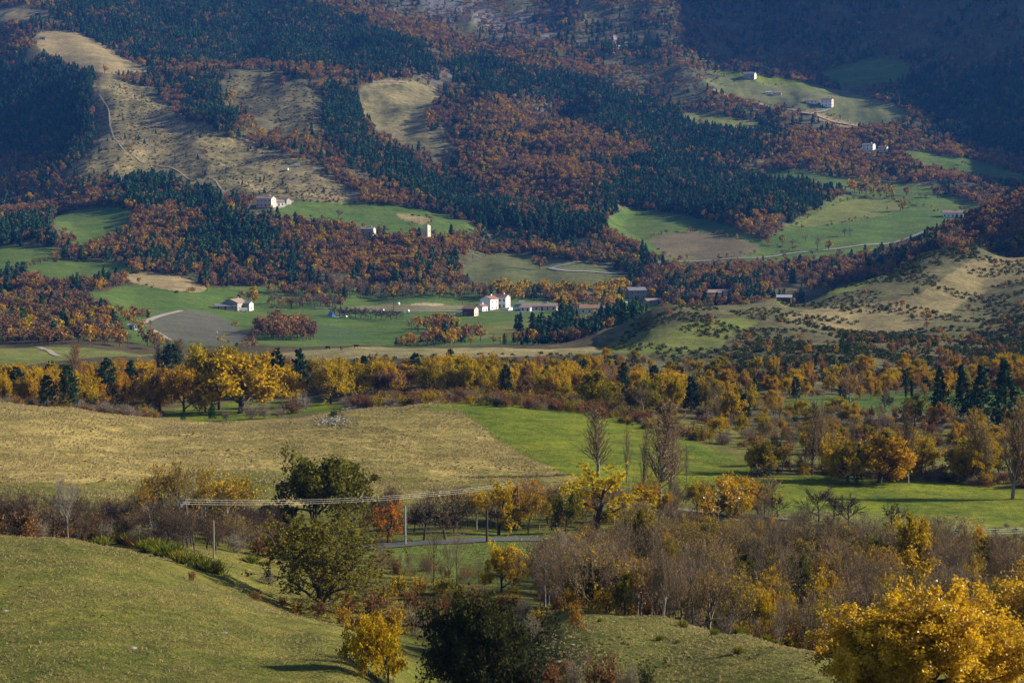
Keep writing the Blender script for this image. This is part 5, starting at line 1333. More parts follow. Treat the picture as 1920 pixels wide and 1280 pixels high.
def instancer(name, proto_meshes, pts, pick, rot, scl, label, cat):
    """one object whose plants are instances (stuff)"""
    pc = bpy.data.collections.new('kinds of ' + name)
    for k, me in enumerate(proto_meshes):
        pc.objects.link(bpy.data.objects.new('%s_kind_%03d' % (name, k), me))
    me = bpy.data.meshes.new(name)
    me.vertices.add(len(pts))
    me.vertices.foreach_set('co', np.asarray(pts, np.float32).ravel())
    a = me.attributes.new('pick', 'INT', 'POINT'); a.data.foreach_set('value', np.asarray(pick, np.int32))
    a = me.attributes.new('rot', 'FLOAT_VECTOR', 'POINT'); a.data.foreach_set('vector', np.asarray(rot, np.float32).ravel())
    a = me.attributes.new('scl', 'FLOAT_VECTOR', 'POINT'); a.data.foreach_set('vector', np.asarray(scl, np.float32).ravel())
    o = new(name, me)
    g = bpy.data.node_groups.new('plant ' + name, 'GeometryNodeTree')
    g.interface.new_socket('Geometry', in_out='INPUT', socket_type='NodeSocketGeometry')
    g.interface.new_socket('Geometry', in_out='OUTPUT', socket_type='NodeSocketGeometry')
    gi = g.nodes.new('NodeGroupInput'); go = g.nodes.new('NodeGroupOutput')
    ci = g.nodes.new('GeometryNodeCollectionInfo')
    ci.inputs['Collection'].default_value = pc
    ci.inputs['Separate Children'].default_value = True
    ci.inputs['Reset Children'].default_value = True
    iop = g.nodes.new('GeometryNodeInstanceOnPoints')
    iop.inputs['Pick Instance'].default_value = True
    def na(nm, ty):
        nd = g.nodes.new('GeometryNodeInputNamedAttribute')
        nd.data_type = ty
        nd.inputs['Name'].default_value = nm
        return nd.outputs['Attribute']
    g.links.new(gi.outputs[0], iop.inputs['Points'])
    g.links.new(ci.outputs[0], iop.inputs['Instance'])
    g.links.new(na('pick', 'INT'), iop.inputs['Instance Index'])
    e2r = g.nodes.new('FunctionNodeEulerToRotation')
    g.links.new(na('rot', 'FLOAT_VECTOR'), e2r.inputs[0])
    g.links.new(e2r.outputs[0], iop.inputs['Rotation'])
    g.links.new(na('scl', 'FLOAT_VECTOR'), iop.inputs['Scale'])
    g.links.new(iop.outputs[0], go.inputs[0])
    md = o.modifiers.new('plants', 'NODES')
    md.node_group = g
    return tag(o, label, cat, kind='stuff')

MASS = {'pine_tree': ('pine_wood', 'dark green pine woods covering the far mountain', 'pine wood'), 'russet_tree': ('russet_wood', 'russet brown autumn woods covering the far mountain', 'autumn wood'),
        'golden_oak_tree': ('golden_wood', 'golden trees sprinkled through the far woods', 'autumn wood'), 'bare_tree': ('bare_wood', 'grey leafless trees sprinkled through the far woods', 'bare wood'),
        'scrub_bush': ('scrub', 'low dark green scrub dotted over the hillsides', 'scrub'), 'rust_bush': ('rust_scrub', 'rust coloured scrub dotted over the hillsides', 'scrub'),
        'autumn_bush': ('undergrowth', 'rust and gold undergrowth beneath the trees', 'undergrowth'), 'twiggy_bush': ('twiggy_undergrowth', 'grey twiggy undergrowth beneath the trees', 'undergrowth'), 'bare_sapling': ('sapling_thicket', 'mass of bare saplings in the thicket', 'thicket')}
for nm, ids in byname.items():
    def inframe(r):
        px, py = project(r['x'], r['y'], r['z'] + r['h'] * .5)
        m_ = r['h'] * r['wid'] * .5 * F / r['y']
        return -m_ < px < 1920 + m_ and -m_ < py < 1290 + m_
    inside = {i: inframe(REC[i]) for i in ids}
    ids.sort(key=lambda i: (not inside[i], not REC[i]['hero'], -REC[i]['h'] / REC[i]['y']))
    vis = [i for i in ids[:LIMIT] if inside[i] or REC[i]['hero']]
    for i in vis: build_single(REC[i])
    rest = ids[len(vis):]
    if not rest: continue
    lst = []; keys = {}
    pk = []; pts = []; rots = []; scl = []
    for i in rest:
        r = REC[i]
        nm_, cat_, pr, lf, wd, tw = KIND[r['kind']]
        pr = r.get('proto', pr)
        q = PROTO[pr][r['pick'] % len(PROTO[pr])]
        comps = [(q, None)] if not isinstance(q, tuple) else [(m_, t_) for m_, t_ in zip(q, (r['wood'] or wd, r['leaf'] or lf, r['twig'] or tw)) if m_]
        for m_, t_ in comps:
            ky = (m_.name, t_)
            if ky not in keys:
                keys[ky] = len(lst)
                if t_:
                    m_ = m_.copy(); m_.materials.clear(); m_.materials.append(M[t_])
                lst.append(m_)
            pk.append(keys[ky]); pts.append((r['x'], r['y'], r['z'])); rots.append((0, 0, r['rz'])); scl.append((r['h'] * r['wid'], r['h'] * r['wid'], r['h']))
    nn, lab, ct = MASS.get(nm, (nm + '_mass', 'more of the ' + nm.replace('_', ' ') + ' growth beyond the single ones', 'plants'))
    instancer(nn, lst, pts, pk, rots, scl, lab, ct)
print('PLANTS', {k: len(v) for k, v in byname.items()})

# ------------------------------------------------------------------ grass
def grass(name, areas, protos, label):
    P = []; S_ = []
    for poly, d, sp, h0, h1, thr in areas:
        gx, gy, gz, px, py = cells(poly, d[0], d[1], sp)
        dn = fbm(gx / 9, gy / 12, 83, 3) + RNG.uniform(-0.5, 0.5, len(gx))
        k = (dn > thr) & visible(gx, gy, gz, 0.4)
        P.append(np.stack([gx, gy, gz], 1)[k])
        hh = RNG.uniform(h0, h1, k.sum())
        S_.append(np.stack([hh * 1.5, hh * 1.5, hh], 1))
    P = np.concatenate(P); S_ = np.concatenate(S_)
    n_ = len(P)
    rot = np.zeros((n_, 3)); rot[:, 2] = RNG.uniform(0, 6.28, n_)
    instancer(name, PROTO[protos], P, RNG.integers(0, 3, n_), rot, S_, label, 'grass')
    print('GRASS', name, n_)
KN = [(-80, 1320), (-80, 990), (150, 1005), (250, 1030), (400, 1100), (560, 1150), (660, 1172), (690, 1320)]
KR = [(1000, 1320), (1000, 1150), (1100, 1130), (1250, 1150), (1400, 1190), (1540, 1225), (1560, 1320)]
MD = [(-80, 960), (-80, 735), (0, 748), (130, 762), (300, 782), (480, 792), (600, 768), (700, 756), (850, 754), (960, 838), (1060, 892), (900, 930), (480, 945)]
grass('dry_grass', [(KN, (100, 200), 0.46, 0.07, 0.19, -0.05), (KR, (105, 180), 0.46, 0.07, 0.2, -0.05), (MD, (250, 455), 0.75, 0.16, 0.42, -0.1), ([(1420, 1050), (1440, 955), (2220, 985), (2220, 1060)], (240, 310), 0.8, 0.2, 0.5, 0.2),
                    ([(220, 1010), (400, 1030), (560, 1045), (650, 1060), (600, 1150), (400, 1105)], (165, 240), 0.8, 0.12, 0.3, 0.1)], 'dry_tuft', 'dry straw coloured grass tufts on the meadow and knolls')
grass('green_grass', [(KN, (100, 200), 0.42, 0.03, 0.09, -0.2), (KR, (105, 180), 0.42, 0.03, 0.1, -0.2), ([(690, 1020), (1100, 1010), (1100, 1100), (840, 1100), (690, 1060)], (200, 260), 0.7, 0.1, 0.22, -0.3)], 'grass_tuft', 'short green grass on the two near knolls')

def herbs(name, areas, protos, label):
    P = []; S_ = []
    for poly, d_, sp, h0, h1, thr in areas:
        gx, gy, gz, px, py = cells(poly, d_[0], d_[1], sp)
        dn = perlin(gx / 14, gy / 18, 87) + 0.5 * perlin(gx / 4, gy / 5, 88) + RNG.uniform(-0.4, 0.4, len(gx))
        k = (dn > thr) & visible(gx, gy, gz, 0.4)
        P.append(np.stack([gx, gy, gz], 1)[k])
        hh = RNG.uniform(h0, h1, k.sum()); S_.append(np.stack([hh * 1.4, hh * 1.4, hh], 1))
    P = np.concatenate(P); S_ = np.concatenate(S_); n_ = len(P)
    rot = np.zeros((n_, 3)); rot[:, 2] = RNG.uniform(0, 6.28, n_)
    instancer(name, PROTO[protos], P, RNG.integers(0, len(PROTO[protos]), n_), rot, S_, label, 'herbs')
herbs('meadow_herbs', [(MD, (250, 455), 1.6, 0.07, 0.26, 0.62), (KN, (100, 200), 1.1, 0.03, 0.10, 0.8), (KR, (105, 180), 0.9, 0.04, 0.15, 0.65)], 'far_scrub', 'low dark green herbs dotted over meadow and knolls')
herbs('rust_herbs', [(MD, (250, 455), 2.2, 0.12, 0.35, 0.62), (KN, (100, 200), 2.2, 0.05, 0.18, 0.95), (KR, (105, 180), 1.6, 0.06, 0.2, 0.85)], 'far_rust', 'low rust coloured herbs dotted over meadow and knolls')

# ------------------------------------------------------------------ roads, tracks
def flat_mat(name, a, b=None, rough=0.9, scale=3.0, spec=0.2):
    m, t, out = new_mat(name)
    bs = node(t, 'ShaderNodeBsdfPrincipled', Roughness=rough)
    bs.inputs['Specular IOR Level'].default_value = spec
    b = b or tuple(x * 0.7 for x in a)
    tc = t.nodes.new('ShaderNodeTexCoord')
    nz = node(t, 'ShaderNodeTexNoise', Scale=scale, Detail=5.0, Roughness=0.7)
    t.links.new(tc.outputs['Object'], nz.inputs['Vector'])
    t.links.new(mixc(t, nz.outputs['Fac'], a, b), bs.inputs['Base Color'])
    t.links.new(bs.outputs[0], out.inputs[0])
    return m
for k_, a_, b_ in [('asphalt', (0.075, 0.075, 0.08), (0.05, 0.05, 0.055)), ('gravel', (0.28, 0.24, 0.18), (0.20, 0.17, 0.13)), ('dirt', (0.26, 0.2, 0.13), (0.18, 0.14, 0.09)), ('paleroad', (0.20, 0.20, 0.195), (0.15, 0.15, 0.145)),
                   ('white', (0.72, 0.70, 0.66), (0.62, 0.6, 0.56)), ('cream', (0.60, 0.50, 0.38), (0.52, 0.43, 0.32)), ('pinkwall', (0.52, 0.38, 0.30), (0.45, 0.33, 0.26)), ('stone', (0.33, 0.29, 0.24), (0.22, 0.2, 0.17)), ('brownwood', (0.13, 0.06, 0.045), (0.09, 0.045, 0.035)),
                   ('tile', (0.24, 0.12, 0.085), (0.18, 0.09, 0.07)), ('tilepale', (0.27, 0.185, 0.145), (0.2, 0.14, 0.115)), ('slate', (0.16, 0.16, 0.175), (0.11, 0.11, 0.12)), ('glass', (0.02, 0.022, 0.026), (0.03, 0.03, 0.035)), ('wooddark', (0.07, 0.045, 0.035), (0.045, 0.03, 0.025)),
                   ('woodpole', (0.13, 0.10, 0.075), (0.08, 0.06, 0.045)), ('postgrey', (0.24, 0.29, 0.31), (0.2, 0.24, 0.26)), ('postgreen', (0.2, 0.22, 0.14), (0.14, 0.15, 0.1)), ('metal', (0.35, 0.35, 0.36), (0.28, 0.28, 0.3)), ('bluepaint', (0.05, 0.16, 0.42), (0.04, 0.13, 0.36)), ('whitepaint', (0.75, 0.75, 0.75), (0.68, 0.68, 0.68)),
                   ('darkpaint', (0.03, 0.035, 0.05), (0.025, 0.03, 0.04)), ('rubber', (0.02, 0.02, 0.02), (0.015, 0.015, 0.015)), ('limestone', (0.30, 0.28, 0.25), (0.16, 0.15, 0.135)), ('hide', (0.028, 0.02, 0.016), (0.018, 0.014, 0.012)), ('plastic', (0.7, 0.7, 0.72), (0.62, 0.62, 0.64)), ('canvas', (0.04, 0.12, 0.38), (0.03, 0.1, 0.3))]:
    M[k_] = flat_mat(k_, a_, b_)
M['cable'] = flat_mat('cable', (0.62, 0.60, 0.56), (0.55, 0.53, 0.5), rough=0.5, spec=0.4)
M['blackcable'] = flat_mat('black cable', (0.03, 0.03, 0.03))

def spline(P, step):
    P = np.asarray(P, float)
    Q = np.concatenate([[2 * P[0] - P[1]], P, [2 * P[-1] - P[-2]]])
    out = []
    for i in range(1, len(Q) - 2):
        n_ = max(2, int(np.linalg.norm(Q[i + 1] - Q[i]) / step))
        for t in np.linspace(0, 1, n_, endpoint=False):
            a, b, c, e = Q[i - 1], Q[i], Q[i + 1], Q[i + 2]
            out.append(0.5 * (2 * b + (c - a) * t + (2 * a - 5 * b + 4 * c - e) * t * t + (3 * b - a - 3 * c + e) * t ** 3))
    out.append(P[-1])
    return np.array(out)

def ribbon(name, px, d, width, mat, lift=None):
    P = np.array([hit(a, b, *d)[:2] for a, b in px])
    dist = P[:, 1].mean()
    C = spline(P, max(1.5, dist / 250))
    T = np.gradient(C, axis=0); T /= np.linalg.norm(T, axis=1)[:, None]
    Nn = np.stack([-T[:, 1], T[:, 0]], 1)
    K = 5
    rows = [C + Nn * o * width for o in np.linspace(-.5, .5, K)]
    zz = np.max([zat(r[:, 0], r[:, 1]) for r in rows], 0)
    lift = lift if lift is not None else 0.03 + dist * 0.0002
    V = np.concatenate([np.column_stack([r, 0.7 * zat(r[:, 0], r[:, 1]) + 0.3 * zz + lift]) for r in rows])
    n_ = len(C)
    Fq = np.concatenate([np.stack([np.arange(n_ - 1) + k * n_, np.arange(n_ - 1) + 1 + k * n_, np.arange(n_ - 1) + 1 + (k + 1) * n_, np.arange(n_ - 1) + (k + 1) * n_], 1) for k in range(K - 1)])
    me = mesh_np(name, V, [Fq[:, ::-1]])
    me.materials.append(M[mat])
    return tag(new(name, me), kind='structure')
ribbon('road', [(655, 1029), (700, 1026), (760, 1021), (860, 1016), (960, 1012), (1060, 1009), (1150, 1003), (1230, 1006), (1330, 1012)], (215, 290), 4.4, 'asphalt', 0.10)
ribbon('track', [(1215, 945), (1280, 955), (1400, 968), (1500, 975)], (265, 330), 2.2, 'gravel', 0.08)
ribbon('valley_road', [(1200, 497), (1290, 491), (1400, 484), (1480, 476), (1560, 468), (1640, 459), (1700, 448), (1760, 428)], (1400, 1680), 4.6, 'paleroad')
ribbon('village_road', [(590, 578), (670, 583), (780, 583), (870, 584), (960, 585), (1020, 585)], (1080, 1260), 6.0, 'paleroad')
ribbon('track', [(1085, 491), (1062, 496), (1033, 503), (1060, 508), (1110, 510), (1180, 513), (1200, 508)], (1300, 1560), 5.0, 'paleroad')
ribbon('track', [(1330, 168), (1400, 190), (1438, 200), (1500, 212), (1545, 222), (1572, 231), (1610, 238)], (2150, 2500), 7.0, 'dirt')
ribbon('track', [(482, 403), (505, 397), (528, 389), (548, 377)], (1450, 1700), 3.5, 'gravel')
ribbon('track', [(186, 178), (203, 205), (207, 235), (222, 268), (250, 292), (300, 312), (350, 334), (420, 360)], (1550, 2120), 1.3, 'dirt')
ribbon('track', [(690, 154), (720, 154), (765, 156)], (2150, 2350), 4, 'gravel')
ribbon('track', [(268, 606), (300, 593), (340, 583)], (1000, 1250), 3.5, 'gravel')
ribbon('track', [(283, 617), (300, 627), (318, 638)], (900, 1080), 3.0, 'gravel')
ribbon('track', [(1530, 212), (1555, 205), (1562, 200)], (2250, 2450), 4.0, 'paleroad')
ribbon('track', [(70, 648), (95, 660), (110, 668)], (640, 800), 2.5, 'gravel')

# ------------------------------------------------------------------ buildings
def box(V, Fl, x0, x1, y0, y1, z0, z1):
    o = len(V)
    V += [(x0, y0, z0), (x1, y0, z0), (x1, y1, z0), (x0, y1, z0), (x0, y0, z1), (x1, y0, z1), (x1, y1, z1), (x0, y1, z1)]
    Fl += [(o, o + 3, o + 2, o + 1), (o + 4, o + 5, o + 6, o + 7), (o, o + 1, o + 5, o + 4), (o + 1, o + 2, o + 6, o + 5), (o + 2, o + 3, o + 7, o + 6), (o + 3, o, o + 4, o + 7)]

def part(name, V, Fl, mat, parent):
    me = bpy.data.meshes.new(name)
    me.from_pydata(V, [], Fl)
    me.materials.append(M[mat] if isinstance(mat, str) else mat)
    return new(name, me, parent)

def boxpart(name, b, mat, parent):
    V, Fl = [], []
    box(V, Fl, *b)
    return part(name, V, Fl, mat, parent)

def house(name, label, px, py, d, L, W, H, rz, wall, roof, pitch=0.42, chimney=True, front=3, side=1, floors=1, gable=None, group=None, hole=False, dy=0.0):
    """ridge along local x; front is local -y; the right gable is local +x"""
    x, y, z = hit(px, py, *d)
    root = new(name, None, loc=(x, y + dy, z - 0.3))
    root.rotation_euler = (0, 0, math.radians(rz))
    hl, hw = L / 2, W / 2
    rise = hw * pitch * 2 * 0.5
    rise = W * 0.5 * pitch
    V = [(-hl, -hw, -1.5), (hl, -hw, -1.5), (hl, hw, -1.5), (-hl, hw, -1.5), (-hl, -hw, H), (hl, -hw, H), (hl, hw, H), (-hl, hw, H), (-hl, 0, H + rise), (hl, 0, H + rise)]
    Fl = [(0, 1, 5, 4), (2, 3, 7, 6), (3, 0, 4, 8, 7), (0, 3, 2, 1), (4, 5, 9, 8), (6, 7, 8, 9)]
    if not gable: Fl.append((1, 2, 6, 9, 5))
    part('wall', V, Fl, wall, root)
    if gable:
        part('gable_wall', [(hl, -hw, -1.5), (hl, hw, -1.5), (hl, hw, H), (hl, 0, H + rise), (hl, -hw, H)], [(0, 1, 2, 3, 4)], gable, root)
    e, th = 0.45, 0.22
    V, Fl = [], []
    for s in (-1, 1):
        o = len(V)
        ye, ze = s * (hw + e), H - e * pitch
        V += [(-hl - e, ye, ze), (hl + e, ye, ze), (hl + e, 0, H + rise), (-hl - e, 0, H + rise), (-hl - e, ye, ze + th), (hl + e, ye, ze + th), (hl + e, 0, H + rise + th), (-hl - e, 0, H + rise + th)]
        Fl += [(o, o + 1, o + 2, o + 3), (o + 7, o + 6, o + 5, o + 4), (o, o + 4, o + 5, o + 1), (o + 1, o + 5, o + 6, o + 2), (o + 3, o + 7, o + 4, o), (o + 2, o + 6, o + 7, o + 3)]
    rf = part('roof', V, Fl, roof, root)
    if chimney:
        boxpart('chimney', (hl * .4, hl * .4 + 0.8, -0.4, 0.4, H + rise - 0.3, H + rise + 1.1), wall, rf)
    for fl in range(floors):
        zc = 1.5 + fl * (H / floors)
        for i in range(front):
            xc = -hl + L * (i + 0.5) / front
            if fl == 0 and i == front // 2:
                dr = boxpart('door', (xc - .5, xc + .5, -hw - 0.06, -hw + 0.02, 0.2, 2.3), 'wooddark', root)
                continue
            wn = boxpart('window', (xc - .6, xc + .6, -hw - 0.05, -hw + 0.02, zc - .75, zc + .75), 'white', root)
            boxpart('pane', (xc - .5, xc + .5, -hw - 0.08, -hw - 0.052, zc - .65, zc + .65), 'glass', wn)
        for i in range(side):
            yc = -hw + W * (i + 0.5) / side
            wn = boxpart('window', (hl - 0.02, hl + 0.05, yc - .55, yc + .55, zc - .7, zc + .7), 'white', root)
            boxpart('pane', (hl + 0.052, hl + 0.08, yc - .45, yc + .45, zc - .6, zc + .6), 'glass', wn)
    return tag(root, label, 'house' if 'house' in name else ('barn' if 'barn' in name else 'shed'), group)
V_ = (1080, 1400)
house('barn', 'brown wooden barn with cream gable left of the white houses', 882, 592, V_, 7.5, 6.0, 4.6, -22, 'brownwood', 'tile', chimney=False, front=2, side=2, gable='cream')
house('village_house', 'low white house with red roof between barn and tall house', 902, 584, V_, 6.5, 5.5, 3.6, 62, 'white', 'tile', front=2, side=1)
house('village_house', 'tall white house with red roof, the left of two', 917, 580, V_, 9.5, 7.5, 7.0, 60, 'white', 'tile', front=2, side=2, floors=2)
house('village_house', 'tall cream house with red roof, the right of two', 938, 576, V_, 10.5, 7.5, 6.8, -22, 'white', 'tile', front=4, side=1, floors=2, gable='white')
house('village_house', 'long low house with pale red roof right of the white houses', 1012, 581, V_, 21, 7.5, 2.9, -6, 'cream', 'tilepale', front=6, side=1)
house('village_house', 'small low wing with red roof beside the parked cars', 986, 583, V_, 6, 5, 2.4, -10, 'white', 'tilepale', front=2, side=1, chimney=False)
house('village_house', 'long house with dull red roof behind the pine wood', 1122, 586, (1060, 1300), 23, 8, 3.2, 4, 'cream', 'tile', front=6, side=1)
house('shed', 'small cream shed at the left end of the long red roof', 1095, 585, (1060, 1300), 4, 4, 4.0, 4, 'cream', 'tilepale', front=1, side=0, chimney=False)
house('village_house', 'dark roofed house among the village trees', 1108, 562, (1150, 1380), 13, 8, 4.2, -12, 'stone', 'slate', front=4, side=1, floors=1)
house('village_house', 'large dark stone house at the village edge', 1192, 560, (1150, 1400), 12, 9, 6.0, 15, 'stone', 'slate', front=3, side=2, floors=2)
house('shed', 'shed with pink roof right of the dark stone house', 1224, 570, (1100, 1400), 11, 6, 2.6, 22, 'stone', 'tilepale', front=2, side=0, chimney=False)
house('shed', 'pale roofed shed at the left foot of the scrub hill', 1476, 540, (930, 1200), 6.5, 4.5, 2.6, -12, 'wooddark', 'metal', front=1, side=0, chimney=False, dy=10)
house('village_house', 'low pale roofed house behind the knoll of the scrub hill', 1348, 556, (900, 1340), 17, 8, 2.8, 8, 'cream', 'tilepale', front=4, side=1, chimney=False, dy=6)
house('farm_house', 'stone farmhouse with broad brown roof by the ploughed field', 441, 580, (1080, 1300), 13, 10, 4.6, 70, 'stone', 'tilepale', front=3, side=2)
house('farm_barn', 'stone barn with cream gable beside the stone farmhouse', 460, 581, (1080, 1300), 8, 6, 4.4, -18, 'stone', 'slate', front=2, side=1, chimney=False, gable='cream')
house('shed', 'low grey shed left of the stone farmhouse', 422, 580, (1080, 1300), 12, 6, 2.4, 12, 'stone', 'slate', front=3, side=0, chimney=False)
house('farm_house', 'pink farmhouse with many dark windows on the left slope', 499, 387, (1500, 1680), 13, 9, 6.4, -18, 'pinkwall', 'tilepale', front=4, side=2, floors=2, gable='cream')
house('farm_house', 'white annexe right of the pink farmhouse', 521, 386, (1500, 1680), 9, 6, 3.6, 25, 'white', 'tilepale', front=3, side=1, chimney=False)
house('shed', 'dark roofed shed at the right end of the pink farm', 534, 381, (1500, 1700), 8, 6, 3.0, -30, 'stone', 'slate', front=1, side=1, chimney=False)
house('shed', 'small white hut beside the ploughed field', 248, 617, (900, 1140), 3.6, 3.0, 2.2, -15, 'white', 'metal', front=1, side=1, chimney=False)
house('stone_house', 'small ruined stone house with pale roof above the wood', 690, 440, (1440, 1620), 10, 7, 4.6, -15, 'stone', 'tilepale', front=2, side=1, gable='cream')
house('farm_house', 'tall white farmhouse on the upper right terrace', 1551, 199, (2250, 2480), 13, 9, 7.5, -25, 'white', 'tile', front=3, side=2, floors=2, gable='pinkwall')
house('shed', 'low white wall and shed left of the upper white farmhouse', 1522, 193, (2250, 2500), 13, 5, 2.6, -8, 'white', 'tile', front=3, side=0, chimney=False)
house('shed', 'left one of two pale sheds on the upper terrace', 1441, 176, (2280, 2560), 7, 5, 2.2, -5, 'white', 'metal', front=2, side=0, chimney=False)
house('shed', 'right one of two pale sheds on the upper terrace', 1457, 178, (2280, 2560), 10, 5, 2.8, -10, 'cream', 'tilepale', front=2, side=0, chimney=False)
house('stone_barn', 'grey stone barn with white gable on the highest green field', 1406, 147, (2380, 2650), 14, 10, 5.5, -20, 'stone', 'slate', front=2, side=1, chimney=False, gable='white')
house('village_house', 'white house in the wood on the right, left of the brick one', 1629, 281, (2050, 2250), 12, 8, 5.5, -30, 'white', 'tilepale', front=3, side=2, floors=2)
house('village_house', 'small brick house right of the white house in the wood', 1656, 284, (2050, 2250), 9, 7, 4.6, -25, 'pinkwall', 'tile', front=2, side=1, gable='cream')
house('farm_house', 'white farmhouse with wide brown roof on the right hand fields', 1787, 407, (1600, 1800), 17, 10, 3.8, -14, 'white', 'tilepale', front=5, side=2)
house('shed', 'grey hut on the tan plateau at the top left', 80, 74, (2250, 2560), 7, 5, 2.4, 10, 'stone', 'slate', front=1, side=0, chimney=False)
house('shed', 'tiny hut on the topmost left pasture', 70, 28, (2450, 2850), 6, 5, 2.4, 15, 'wooddark', 'slate', front=1, side=0, chimney=False)
# ruined tower
x, y, z = hit(800, 442, 1440, 1620)
rt = new('ruined_tower', None, loc=(x, y, z - 0.5)); rt.rotation_euler = (0, 0, math.radians(-30))
Vt = []; Ft = []
rr_ = random.Random(4)
ring = [(-2.2, -2.0), (2.2, -2.0), (2.2, 2.0), (-2.2, 2.0)]
tops = [6.2, 9.0, 8.0, 4.5]
for sc_ in (1.0, 0.7):
    for (a_, b_) in ring: Vt.append((a_ * sc_, b_ * sc_, -1.5))
    for (a_, b_), t_ in zip(ring, tops): Vt.append((a_ * sc_, b_ * sc_, t_))
for i in range(4):
    j = (i + 1) % 4
    Ft += [(i, j, 4 + j, 4 + i), (8 + j, 8 + i, 12 + i, 12 + j), (4 + i, 4 + j, 12 + j, 12 + i)]
part('wall', Vt, Ft, 'cream', rt)
boxpart('window', (2.18, 2.23, -0.5, 0.5, 3.4, 4.8), 'glass', rt)
tag(rt, 'pale ruined stone tower standing above the dark wood', 'tower')

# ------------------------------------------------------------------ vehicles, bales, tent, animals
def car(name, label, px, py, d, rz, paint, Lc=4.2, van=False):
    x, y, z = hit(px, py, *d)
    root = new(name, None, loc=(x, y, z + 0.05)); root.rotation_euler = (0, 0, math.radians(rz))
    h = Lc / 2
    prof_ = [(-h, 0.35), (-h, 0.85), (-h * .55, 1.0 if not van else 1.1), (h * .45, 1.0 if not van else 2.1), (h, 0.9 if not van else 2.1), (h, 0.35)] if not van else [(-h, 0.35), (-h, 1.0), (-h * .7, 1.15), (-h * .45, 2.1), (h, 2.1), (h, 0.35)]
    n_ = len(prof_)
    V = [(a, -0.85, b) for a, b in prof_] + [(a, 0.85, b) for a, b in prof_]
    Fl = [tuple(range(n_))[::-1], tuple(range(n_, 2 * n_))] + [(i, (i + 1) % n_, n_ + (i + 1) % n_, n_ + i) for i in range(n_)]
    part('body', V, Fl, paint, root)
    if not van:
        c_ = [(-h * .45, 1.0), (-h * .2, 1.48), (h * .5, 1.48), (h * .75, 0.98)]
        V = [(a, -0.72, b) for a, b in c_] + [(a, 0.72, b) for a, b in c_]
        part('cabin', V, [(3, 2, 1, 0), (4, 5, 6, 7)] + [(i, (i + 1) % 4, 4 + (i + 1) % 4, 4 + i) for i in range(4)], 'glass', root)
    else:
        boxpart('windscreen', (-h * .62, -h * .5, -0.7, 0.7, 1.3, 1.9), 'glass', root)
    for sx in (-h * .6, h * .6):
        for sy in (-0.86, 0.86):
            an = [i * math.pi / 5 for i in range(10)]
            V = [(sx + .33 * math.cos(a), sy - .1, .33 + .33 * math.sin(a)) for a in an] + [(sx + .33 * math.cos(a), sy + .1, .33 + .33 * math.sin(a)) for a in an]
            part('wheel', V, [tuple(range(10)), tuple(range(19, 9, -1))] + [(i, 10 + i, 10 + (i + 1) % 10, (i + 1) % 10) for i in range(10)], 'rubber', root)
    tag(root, label, 'van' if van else 'car')
car('parked_car', 'blue car parked in front of the long low village house', 966, 577, V_, 20, 'bluepaint', 4.6)
car('parked_van', 'white van parked behind the blue car in the village', 976, 571, V_, 10, 'whitepaint', 5.2, True)
car('parked_car', 'dark car parked between the blue car and the white van', 972, 574, V_, 30, 'darkpaint')
car('parked_car', 'small blue car beside the low wing of the long house', 971, 584, V_, 5, 'bluepaint', 3.8)
car('parked_van', 'white van in the courtyard left of the small blue car', 955, 583, V_, 60, 'whitepaint', 5.0, True)
car('parked_car', 'white car at the right end of the long low house', 1012, 576, (1180, 1400), 0, 'whitepaint')
car('parked_car', 'pale car parked left of the brown barn', 858, 592, V_, 25, 'whitepaint', 4.6)
car('parked_car', 'silver car parked against the brown barn', 866, 591, V_, 15, 'metal', 4.2)
car('parked_van', 'white van parked in front of the stone farmhouse', 456, 584, (1080, 1300), 15, 'whitepaint', 5.0, True)
car('parked_car', 'white car in the meadow right of the blue tent', 633, 596, V_, 20, 'whitepaint')
car('parked_car', 'white car nearest the valley orchard row', 644, 595, V_, -20, 'whitepaint')
car('parked_car', 'white car in the lane among the village trees', 1172, 569, (1100, 1400), 60, 'whitepaint')
car('parked_van', 'white caravan on the grass of the left spur', 556, 312, (1650, 1900), 10, 'whitepaint', 6.0, True)
car('parked_van', 'small white trailer below the caravan on the spur', 537, 320, (1650, 1900), -15, 'whitepaint', 3.4, True)
for px, py, lab in [(718, 584, 'white wrapped bale beside the village road'), (759, 588, 'left one of two white bales by the orchard end'), (765, 585, 'right one of two white bales by the orchard end'), (747, 571, 'white bale on the pale field behind the road')]:
    x, y, z = hit(px, py, *V_)
    an = [i * math.pi / 8 for i in range(16)]
    me = bpy.data.meshes.new('hay_bale')
    me.from_pydata([(0.75 * math.cos(a), s, 0.75 + 0.75 * math.sin(a)) for s in (-.7, .7) for a in an] , [], [tuple(range(16)), tuple(range(31, 15, -1))] + [(i, 16 + i, 16 + (i + 1) % 16, (i + 1) % 16) for i in range(16)])
    me.materials.append(M['plastic'])
    o = new('hay_bale', me, loc=(x, y, z)); o.rotation_euler = (0, 0, RNG.uniform(0, 3)); tag(o, lab, 'bale')
x, y, z = hit(620, 593, *V_)
tn = new('tent', None, loc=(x, y, z))
part('canopy', [(-2.4, -1.8, 0), (2.4, -1.8, 0), (2.4, 1.8, 0), (-2.4, 1.8, 0), (-0.5, 0, 3.0), (0.5, 0, 3.0)], [(0, 1, 5, 4), (1, 2, 5), (2, 3, 4, 5), (3, 0, 4)], 'canvas', tn)
part('door_flap', [(1.0, -1.83, 0), (2.2, -1.83, 0), (1.0, -1.05, 1.35)], [(0, 1, 2)], 'plastic', tn)
tag(tn, 'blue pointed tent on the valley meadow', 'tent')

